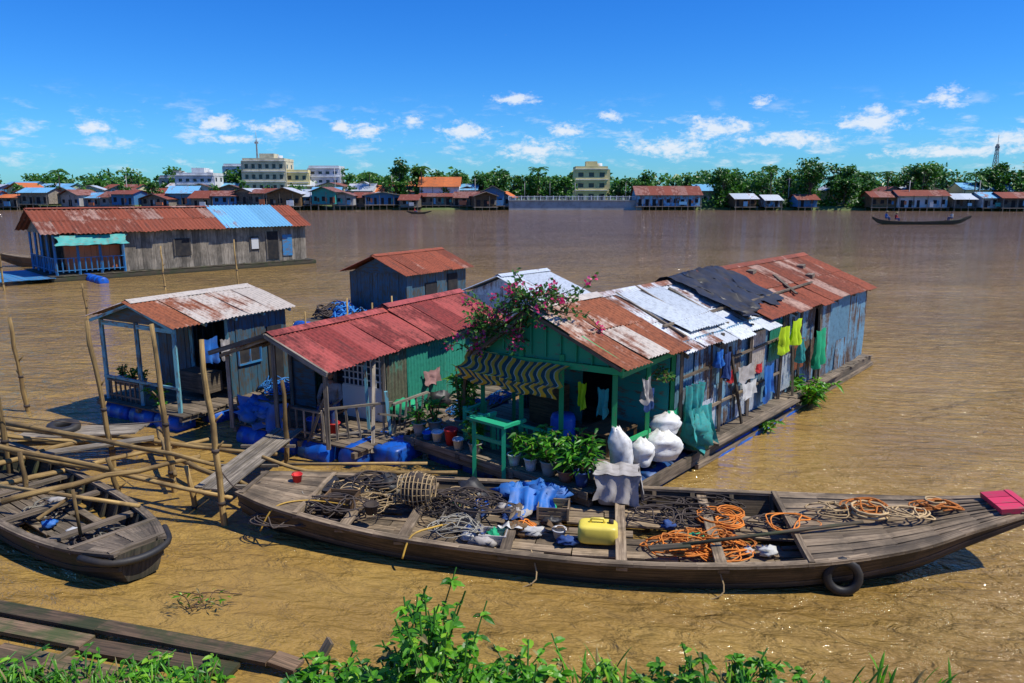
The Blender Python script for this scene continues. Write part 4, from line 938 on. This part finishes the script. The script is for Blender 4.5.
while x<-25:
    w=U(8,13);farhouse(x+w/2,shore(x)+U(28,40),w,U(7,10),U(4.0,5.8),U(1.2,2.2),R.choice([8,9,10,9]),R.choice([1,5,4,3,13]),z0=U(2.5,3.2),gable=R.random()<.35,ang=U(-.25,.25),name='shore_house');x+=w*U(1.0,2.0)
farhouse(49,236,20,9,3.6,2.6,3,1,z0=1.3,name='stilt_house');farhouse(-6,238,7,8,4.2,2,6,1,z0=1.4,gable=True);farhouse(-24,250,13,9,5.4,3,9,5,z0=2.2,name='tile_roof_house')
for (xx,w,h,rf,wl) in ((73,7,2.6,4,12),(81,5,2.2,13,11),(91,6,2.4,1,6),(113,9,3.2,1,12),(123,14,3.6,1,9),(134,6,2.6,4,0),(141,5,3.0,3,9),(152,18,3.0,1,0),(168,14,3.6,4,6),(182,12,3,1,0)):
    farhouse(xx,shore(xx)-2,w,7,h,1.5,wl,rf,z0=1.1,ang=U(-.12,.12))
for (xx,w) in ((66,9),(130,16),(146,9),(160,11),(172,15),(-15,12),(106,8),(122,9)): farhouse(xx,shore(xx)+14,w,8,U(3.2,4.6),2,R.choice([8,9,10]),R.choice([1,5,4,3]),z0=2,name='shore_house',gable=R.random()<.4)

def block(name,x,y,w,d,storeys,mat,sh=3.4,z0=1.8,bays=5,roof_hut=True,band=None):
    e=emp(name,(x,y,z0));m=MB();H_=storeys*sh;y0=y;F=Fr((x,y),(1,0));hw=w/2
    bw=w/bays
    m.poly([F(-hw,.5,z0),F(hw,.5,z0),F(hw,.5,z0+H_),F(-hw,.5,z0+H_)],None,1)
    for i in range(bays+1): m.beam(F(-hw+bw*i,.25,z0),F(-hw+bw*i,.25,z0+H_),bw*.5,.5,.5,0,up=F.n)
    for k in range(storeys+1): m.beam(F(-hw,.2,z0+sh*k),F(hw,.2,z0+sh*k),.62,2.1 if k else .6,.5,0)
    for k in range(1,storeys+1): m.beam(F(-hw-.3,-.1,z0+sh*k+.1),F(hw+.3,-.1,z0+sh*k+.1),.9,.22,.6,2)
    for s1 in(-1,1):
        m.poly([F(s1*hw,0,z0),F(s1*hw,d,z0),F(s1*hw,d,z0+H_),F(s1*hw,0,z0+H_)],.5,0)
        for k in range(storeys):
            for q in range(2): m.beam(F(s1*(hw+.03),d*(.25+.45*q),z0+sh*k+1.9),F(s1*(hw+.03),d*(.25+.45*q)+1.3,z0+sh*k+1.9),.06,1.4,.4,1)
    m.poly([F(-hw,d,z0),F(hw,d,z0),F(hw,d,z0+H_),F(-hw,d,z0+H_)],.5,0);m.poly([F(-hw,0,z0+H_),F(hw,0,z0+H_),F(hw,d,z0+H_),F(-hw,d,z0+H_)],.5,2)
    m.beam(F(-hw,.1,z0+H_+.5),F(hw,.1,z0+H_+.5),.25,1.0,.5,0)
    for s1 in(-1,1): m.beam(F(s1*hw,.2,z0+H_+.5),F(s1*hw,d,z0+H_+.5),.25,1.0,.5,0)
    if roof_hut: m.beam(F(-w*.15,d*.5,z0+H_+1.4),F(w*.2,d*.5,z0+H_+1.4),d*.5,2.8,.5,0);m.tube([F(w*.3,d*.5,z0+H_),F(w*.3,d*.5,z0+H_+2.2)],.9,12,.5,2)
    m.build('facade',[mat,Gls,band or Whp],e)
block('cream_apartment_building',-90,275,15,12,4,Cream,3.7,bays=6);block('cream_apartment_building',-79,278,8,10,3,Crm2,3.6,bays=3,roof_hut=False)
block('white_office_building',-114,272,13,10,3,Whp,3.2,bays=5);block('white_office_building',-70,282,11,10,4,Whp,3.1,bays=4,roof_hut=False);block('white_office_building',-128,285,9,10,3,Grp,3.0,bays=4)
block('white_office_building',-107,295,10,10,4,Whp,3.4,bays=4,roof_hut=False);block('yellow_villa',27.5,262,11,10,3,Crm2,3.6,z0=2.5,bays=3)
m=MB();m.beam((-1,237.5,1.3),(41,237.5,1.3),1.0,3.2);m.beam((-1,237.3,3.0),(41,237.3,3.0),1.3,.25);m.build('quay_wall',Grp)
m=MB()
for i in range(22): m.beam((-1+i*2,237.5,3.1),(-1+i*2,237.5,4.5),.3,.3)
for i in range(85): m.beam((-1+i*.5,237.5,3.1),(-1+i*.5,237.5,4.2),.1,.1)
m.beam((-1,237.5,4.25),(41,237.5,4.25),.15,.15);m.build('quay_fence',Whp)
for x in (4,12,20,36):
    m=MB();m.tube([(x,239,3),(x,239,8.5)],.09,6);m.tube([(x,239,8.5),(x,237.9,8.8)],.06,6);m.beam((x,237.9,8.8),(x,237.2,8.8),.25,.12);m.build('street_lamp',Grp)
def mast(x,y,h,w0,name):
    m=MB();L=14
    for a,b in ((-1,-1),(1,-1),(1,1),(-1,1)): m.beam((x+a*w0,y+b*w0,2),(x+a*w0*.2,y+b*w0*.2,h),.16,.16)
    C4=((-1,-1),(1,-1),(1,1),(-1,1))
    for k in range(L):
        t0=k/L;t1=(k+1)/L
        for q in range(4):
            a=C4[q];b=C4[(q+1)%4];w_0=w0*(1-.8*t0);w_1=w0*(1-.8*t1)
            m.beam((x+a[0]*w_0,y+a[1]*w_0,2+(h-2)*t0),(x+b[0]*w_1,y+b[1]*w_1,2+(h-2)*t1),.09,.09);m.beam((x+a[0]*w_1,y+a[1]*w_1,2+(h-2)*t1),(x+b[0]*w_1,y+b[1]*w_1,2+(h-2)*t1),.08,.08)
    m.tube([(x,y,h),(x,y,h+3)],.08,5)
    for z in (h-1,): m.beam((x-.7,y,z),(x+.7,y,z),.3,.8)
    m.build(name,Grp)
mast(159,250,21,1.2,'telecom_mast');mast(-97,290,25,.5,'telecom_mast')
for x,y,h in ((-62,265,14),(-130,255,11),(-40,252,11),(-12,246,10),(120,228,9),(140,226,9),(88,240,10)):
    m=MB();m.tube([(x,y,1),(x,y,h)],.12,6);m.beam((x-.9,y,h-.5),(x+.9,y,h-.5),.1,.1);m.build('utility_pole',Grp)
def tree(m,x,y,h,cr,z0=1.5,n=900,ls=.55,base=.15):
    tp=V((x,y,z0+h*.55));m.tube([(x,y,z0-.5),(x+.1,y,z0+h*.25),tp],[h*.03,h*.022,h*.012],7,.3,1)
    cl=[]
    for i in range(16):
        a=U(0,6.28);q=cr*U(.2,.9);zz=z0+h*U(base+.08,.88);k=1-abs((zz-z0)/h-.5)*.9;p=V((x+q*k*math.cos(a),y+q*k*math.sin(a),zz));cl.append((p,cr*U(.3,.5),R.random()))
        st=V((x,y,z0+h*U(.2,.5)));m.tube([st,st.lerp(p,.5)+Z*.2,p],[h*.012,h*.008,h*.003],5,.3,1,cap=False)
    for i in range(n):
        p,q,rr=R.choice(cl);d=V((R.gauss(0,1),R.gauss(0,1),R.gauss(0,1))).normalized()*q*(R.random()**.4);d.z*=.75
        m.leaf(p+d,(U(-1,1),U(-1,1),U(-.7,.7)),ls*U(.6,1.4),ls*U(.55,1.0),min(1,max(0,rr*.6+R.random()*.25+.3*(d.z/q))),0,1,.3,nrm=(U(-.7,.9),U(-1.2,.2),U(.2,1.3)))  # leaves coloured lighter towards each clump's top, painted-in light from above
def palm(m,x,y,h,z0=1.5):
    b=V((x,y,z0));t=V((x+U(-.8,.8),y,z0+h));m.tube(catm([b,b.lerp(t,.5)+V((U(-.3,.3),0,0)),t],4),.18,6,.5,1)
    for i in range(14):
        a=6.28*i/14+U(-.2,.2);d=V((math.cos(a),math.sin(a),U(.1,.8)));pr=t
        for k in range(1,7):
            q=t+d*(k*.55)-Z*(.055*k*k);dd=(q-pr);sd=dd.cross(Z).normalized()
            for s1 in(-1,1): m.leaf(pr,dd.normalized()*.6+sd*s1*.8-Z*.35,.95,.3,R.random(),0);m.leaf(pr.lerp(q,.5),dd.normalized()*.6+sd*s1*.8-Z*.35,.9,.3,R.random(),0)
            pr=q
m=MB()
for i in range(32):
    x=-190+i*5.4+U(-3,3)
    tree(m,x,shore(x)+U(42,65),U(9,14),U(4,6),n=380,ls=1.3)
for i in range(16):
    x=-185+i*11+U(-4,4);tree(m,x,shore(x)+U(9,12),U(6,9),U(2.2,3.4),n=300,ls=.9)
for i in range(36):
    x=60+i*3.7+U(-2,2);tree(m,x,shore(x)+U(9,34),U(9,15),U(3.6,5.8),n=480,ls=1.05)
for i in range(18):
    x=-6+i*3.0;tree(m,x,shore(x)+U(8,16) if not 19<x<36 else 284,U(8,12.5),U(3.2,4.4),n=420,ls=1.0)
for i in range(70):
    x=-250+i*8+U(-3,3);tree(m,x,U(330,420),U(10,16),U(6,8),n=200,ls=2.2)
for i in range(34):
    x=58+i*4.0+U(-2,2);y=shore(x)+U(2,6)
    for k in range(110): m.leaf(V((x+R.gauss(0,1.9),y+R.gauss(0,1),1.0+abs(R.gauss(0,1.4)))),(U(-1,1),U(-1,1),U(-.5,1)),1.0,.8,R.random(),0,1,.3,nrm=(U(-.7,.9),U(-1.2,.2),U(.2,1.3)))
for i in range(60):
    x=-190+i*4+U(-2,2);y=shore(x)+U(22,30)
    for k in range(60): m.leaf(V((x+R.gauss(0,2),y+R.gauss(0,1),3+abs(R.gauss(0,2)))),(U(-1,1),U(-1,1),U(-.5,1)),1.1,.9,R.random(),0,1,.3,nrm=(U(-.7,.9),U(-1.2,.2),U(.2,1.3)))
for x in (-48,-30,72,85,103,118,128,144,-150,8,95): palm(m,x,shore(x)+U(9,14),U(8,12))
m.build('distant_trees',[L_tree,W_grey])
for (x,y,h,cr) in ((-38,256,16,5.2),(-32,262,14,4.5),(-27,258,11.5,4.5),(-19,260,11.5,4.8),(-10,256,12,4.8),(94,238,15.5,6),(155,238,14,5.5),(104,236,12,5),(68,244,12,5),(130,240,14,5.5)):
    m=MB();tree(m,x,y,h,cr,n=1300,ls=.95);m.build('broadleaf_tree',[L_tree,W_grey])

# ------------------------------------------------------------------ people (skinned)
def figure(name,base,face,shirt,trousers,hat=None,s=1.0,arm=None):
    f=V(face).normalized();l=V((-f.y,f.x,0))
    def q(a,b,c): return V(base)+(f*a+l*b)*s+Z*c*s
    J=[(q(0,0,.08),.14),(q(.02,0,.30),.13),(q(.06,0,.50),.15),(q(.08,0,.60),.06),(q(.09,0,.68),.055),
       (q(.05,.19,.53),.06),(q(.16,.25,.28),.045),(q(.36,.18,.22),.033),(q(.44,.15,.22),.03),
       (q(.05,-.19,.53),.06),(q(.16,-.25,.28),.045),(q(.36,-.18,.22),.033),(q(.44,-.15,.22),.03),
       (q(.08,.11,.06),.095),(q(.45,.15,.14),.075),(q(.50,.14,-.27),.05),(q(.62,.14,-.33),.04),
       (q(.08,-.11,.06),.095),(q(.45,-.15,.14),.075),(q(.50,-.14,-.27),.05),(q(.62,-.14,-.33),.04)]
    E=[(0,1),(1,2),(2,3),(3,4),(2,5),(5,6),(6,7),(7,8),(2,9),(9,10),(10,11),(11,12),(0,13),(13,14),(14,15),(15,16),(0,17),(17,18),(18,19),(19,20)]
    me=bpy.data.meshes.new(name);me.from_pydata([tuple(j[0]) for j in J],E,[]);ob=bpy.data.objects.new(name,me);sc.collection.objects.link(ob)
    sk=ob.modifiers.new('s','SKIN');sl=me.skin_vertices[0].data
    for i,j in enumerate(J): sl[i].radius=(j[1]*s,j[1]*s)
    sl[0].use_root=True
    ob.modifiers.new('u','SUBSURF').levels=2
    dg=bpy.context.evaluated_depsgraph_get();nm=bpy.data.meshes.new_from_object(ob.evaluated_get(dg));bpy.data.objects.remove(ob)
    for mt in (shirt,trousers,Skin): nm.materials.append(mt)
    for p in nm.polygons:
        c=p.center;r_=(c-V(base));z=r_.z/s;a=r_.dot(f)/s;b=abs(r_.dot(l))/s
        p.use_smooth=True
        p.material_index=2 if (z>.585 or a>.27 and z>.17 and z<.31 and b<.3 and b>.1 and a<.6 and z>.215) or z<-.2 else (0 if z>.17 else 1)
    e=emp(name,base);ob=bpy.data.objects.new('body',nm);sc.collection.objects.link(ob);ob.parent=e;nm.transform(Matrix.Translation(-V(base)))
    m=MB();c=q(.11,0,.79);m.blob(c,.078*s,.075*s,.108*s,.0,1,m=0,n=16,k=12);m.leaf(c+f*.07*s,f,.03*s,.02*s)
    m.blob(c+f*.085*s-Z*.01,.014*s,.014*s,.02*s,0,1,m=0,n=8,k=6)
    for b in(-1,1): m.blob(c+l*b*.078*s,.012*s,.012*s,.026*s,0,1,m=0,n=8,k=6);m.blob(c+f*.07*s+l*b*.03*s+Z*.01,.009,.009,.007,0,1,m=1,n=6,k=4)
    m.blob(c-f*.018*s+Z*.028*s,.082*s,.083*s,.095*s,.05,1,m=1,n=16,k=10)
    if hat: lathe(m,c+Z*.06*s,[(.25*s,0),(.12*s,.08*s),(.0,.17*s)],20,2);lathe(m,c+Z*.055*s,[(.25*s,0),(0,.12*s)],20,2)
    for b in(-1,1):
        hnd=q(.47,b*.14,.215);m.blob(hnd,.04*s,.035*s,.018*s,.0,1,m=0,n=8,k=6)
        for k in range(4):
            st=hnd+f*.03*s+l*((k-1.5)*.018*s);L=(.055,.065,.06,.048)[k]*s;m.tube([st,st+f*L*.5-Z*.004,st+f*L*.85-Z*.02*s],[.009*s,.008*s,.006*s],6,.5,0)
        st=hnd-l*b*.03*s;m.tube([st,st-l*b*.025*s+f*.02*s,st-l*b*.03*s+f*.045*s],[.01*s,.009*s,.007*s],6,.5,0)
    m.build('head_and_hands',[Skin,Hair,Straw],e)
FR=Fr((63,131),(1,-.02))
hull('longtail_river_boat',FR,[(0,.15,.1,1.3,1.0,0),(1.6,.6,.4,.75,.1,0),(5,.85,.6,.5,-.2,0),(10,.85,.6,.5,-.2,0),(14.5,.6,.4,.8,.1,0),(17,.2,.1,1.5,1.2,0)],[W_dark,W_dark],floor=.15,thw=(3,6,9,12),ribs=1.2,decks=((13,15.5),(1.2,2.2)))
figure('boat_rower',FR(2.3,0,1.05),(1,0,0),C_blue,C_navy,True,1.35);figure('boat_passenger',FR(13.8,0,1.05),(-1,0,0),C_white,C_navy,False,1.35);figure('boat_passenger',FR(4.0,0,.9),(1,0,0),C_red,C_navy,True,1.3)
FR2=Fr((-27.5,196),(1,0))
hull('small_river_boat',FR2,[(0,.1,.1,.8,.6,0),(1.5,.5,.3,.5,0,0),(4,.55,.4,.4,-.1,0),(6.5,.15,.1,.8,.6,0)],[W_dark,W_dark],floor=.1,thw=(2,4));figure('boat_rower',FR2(2,0,.6),(1,0,0),C_red,C_navy,True,1.3)
figure('seated_resident',F2(.75,1.0,.8),F2.d*-1+F2.n*-.5,C_grey,C_navy,False,1.0)
m=MB();m.beam(F2(.95,1.0,.74),F2(.55,.95,.74),.45,.05)
for a in (.55,.95):
    for b in (.8,1.15): m.beam(F2(a,b,.38),F2(a,b,.74),.04,.04)
m.build('wooden_stool',W_brown)

# ------------------------------------------------------------------ water
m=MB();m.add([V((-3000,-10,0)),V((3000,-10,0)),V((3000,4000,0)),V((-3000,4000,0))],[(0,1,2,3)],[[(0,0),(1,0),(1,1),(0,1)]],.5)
mt,nt,b=nodes('muddy_river_water');pos=nd(nt,'ShaderNodeNewGeometry').outputs['Position']
rot=nd(nt,'ShaderNodeVectorRotate',rotation_type='Z_AXIS');nt.links.new(pos,rot.inputs['Vector']);rot.inputs['Angle'].default_value=math.radians(14);rp=rot.outputs[0]
big_=noi(nt,rp,(.06,.16,1),1,3,.5);mid=noi(nt,rp,(.35,.9,1),1,4,.55)
col=mixc(nt,ramp(nt,big_,.35,.65),(.35,.215,.055),(.27,.165,.048));col=mixc(nt,math_(nt,'MULTIPLY',ramp(nt,mid,.4,.7),.45),col,(.42,.275,.075))
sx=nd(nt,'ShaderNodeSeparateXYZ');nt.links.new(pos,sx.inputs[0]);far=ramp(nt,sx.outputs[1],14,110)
col=mixc(nt,math_(nt,'MULTIPLY',far,.75),col,(.19,.115,.072))  # distant water's base colour darkened and greyed to imitate sky reflection
nt.links.new(col,b.inputs['Base Color']);b.inputs['Roughness'].default_value=.06;b.inputs['IOR'].default_value=1.36
w1=noi(nt,rp,(.5,1.25,1),1,3,.5,.6);w2=noi(nt,rp,(1.6,3.8,1),1,4,.6,.6);w3=noi(nt,rp,(6,13,1),1,3,.6,.3)
amp=noi(nt,pos,(.07,.12,1),1,3,.5)
hgt=math_(nt,'ADD',math_(nt,'MULTIPLY',w1,.42),math_(nt,'MULTIPLY_ADD',w2,.26,math_(nt,'MULTIPLY',w3,.045)))
hgt=math_(nt,'MULTIPLY',hgt,math_(nt,'MULTIPLY_ADD',ramp(nt,amp,.35,.65),.75,math_(nt,'MULTIPLY_ADD',far,1.6,.5)))
bn=nd(nt,'ShaderNodeBump');bn.inputs['Strength'].default_value=1;bn.inputs['Distance'].default_value=1.0;nt.links.new(hgt,bn.inputs['Height']);nt.links.new(bn.outputs[0],b.inputs['Normal'])
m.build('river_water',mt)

# ------------------------------------------------------------------ world
w=bpy.data.worlds.new('World');sc.world=w;w.use_nodes=True;nt=w.node_tree;bg=nt.nodes['Background']
SE,SA=math.radians(58),math.radians(104)
sky=nd(nt,'ShaderNodeTexSky',sky_type='NISHITA',sun_disc=False,sun_elevation=SE,sun_rotation=SA,air_density=1.0,dust_density=.2,ozone_density=1.5)
hs=nd(nt,'ShaderNodeHueSaturation');hs.inputs['Saturation'].default_value=1.4;hs.inputs['Value'].default_value=1.0;nt.links.new(sky.outputs[0],hs.inputs['Color'])
skc=mixc(nt,1.0,hs.outputs[0],(.28,.74,1.36),'MULTIPLY')
co=nd(nt,'ShaderNodeTexCoord').outputs['Generated'];nz=nd(nt,'ShaderNodeVectorMath',operation='NORMALIZE');nt.links.new(co,nz.inputs[0])
sp=nd(nt,'ShaderNodeSeparateXYZ');nt.links.new(nz.outputs[0],sp.inputs[0])
az=math_(nt,'MULTIPLY',math_(nt,'ARCTAN2',sp.outputs[0],sp.outputs[1]),57.3);el=math_(nt,'MULTIPLY',math_(nt,'ARCSINE',sp.outputs[2]),57.3)
cb=nd(nt,'ShaderNodeCombineXYZ');nt.links.new(az,cb.inputs[0]);nt.links.new(el,cb.inputs[1]);AE=cb.outputs[0]
acc=None
for (a,e_,sa,se) in ((-28.6,4.2,1.0,.5),(-21,4.7,1.3,.6),(-20.2,3.7,2.2,.35),(-17,4.55,1.8,.55),(-10.7,4.4,1.2,.7),(-12.6,4.7,.7,.45),(-7.4,5.2,1,.4),(-3.5,4.4,1.9,.7),(.4,6.75,1.6,.45),(4,4.5,1.5,.5),(1.5,3.1,2.4,.8),(7.3,5.5,.9,.4),(14.8,4.5,2.6,.85),(18,6.2,.8,.45),(11.7,3.2,3.4,.7),(20,3.7,4,.5),(25.3,4.7,2.0,.9),(29.3,6.0,1.2,.6),(33,3.3,2.2,.5),(30,2.6,4,.4)):
    s1=nd(nt,'ShaderNodeVectorMath',operation='SUBTRACT');nt.links.new(AE,s1.inputs[0]);s1.inputs[1].default_value=(a,e_,0)
    s2=nd(nt,'ShaderNodeVectorMath',operation='MULTIPLY');nt.links.new(s1.outputs[0],s2.inputs[0]);s2.inputs[1].default_value=(1/sa,1/se,0)
    s3=nd(nt,'ShaderNodeVectorMath',operation='LENGTH');nt.links.new(s2.outputs[0],s3.inputs[0])
    v=math_(nt,'SUBTRACT',1.0,s3.outputs['Value']);acc=v if acc is None else math_(nt,'MAXIMUM',acc,v)
cn=noi(nt,AE,(.7,1.4,1),1,6,.66,.3);cn2=noi(nt,AE,(2.2,3.4,1),1,4,.65)
dn=math_(nt,'ADD',math_(nt,'MAXIMUM',acc,-1.0),math_(nt,'MULTIPLY_ADD',cn,3.6,-1.76));dn=math_(nt,'ADD',dn,math_(nt,'MULTIPLY_ADD',cn2,1.4,-.70))
mask=math_(nt,'MULTIPLY',ramp(nt,dn,-.2,1.0),.88)
band=math_(nt,'MULTIPLY',ramp(nt,el,7.5,3.5),ramp(nt,el,1.0,2.0))
hz=math_(nt,'MULTIPLY',math_(nt,'MULTIPLY',band,ramp(nt,noi(nt,AE,(.38,1.1,1),1,5,.65,.2),.50,.78)),.8)
mask=math_(nt,'MAXIMUM',mask,hz)
fin=mixc(nt,mask,skc,(7.2,7.7,8.4))
nt.links.new(fin,bg.inputs[0]);bg.inputs[1].default_value=.115
L=bpy.data.lights.new('sun','SUN');L.energy=5.0;L.angle=math.radians(.5);L.color=(1,.95,.84);so=bpy.data.objects.new('sun',L);sc.collection.objects.link(so)
ts=V((math.cos(SE)*math.sin(SA),math.cos(SE)*math.cos(SA),math.sin(SE)));so.rotation_euler=ts.to_track_quat('Z','Y').to_euler()
# ------------------------------------------------------------------ camera
cd=bpy.data.cameras.new('camera');cd.lens=26.0;cd.sensor_width=36;cd.clip_end=9000;cd.clip_start=.1
co_=bpy.data.objects.new('camera',cd);sc.collection.objects.link(co_);co_.location=(0,0,5.5);co_.rotation_euler=(math.radians(90-11.4),0,0);sc.camera=co_
sc.view_settings.view_transform='Standard';sc.view_settings.look='None';sc.view_settings.exposure=0
print('FACES',sum(len(o.data.polygons) for o in sc.objects if o.type=='MESH'))
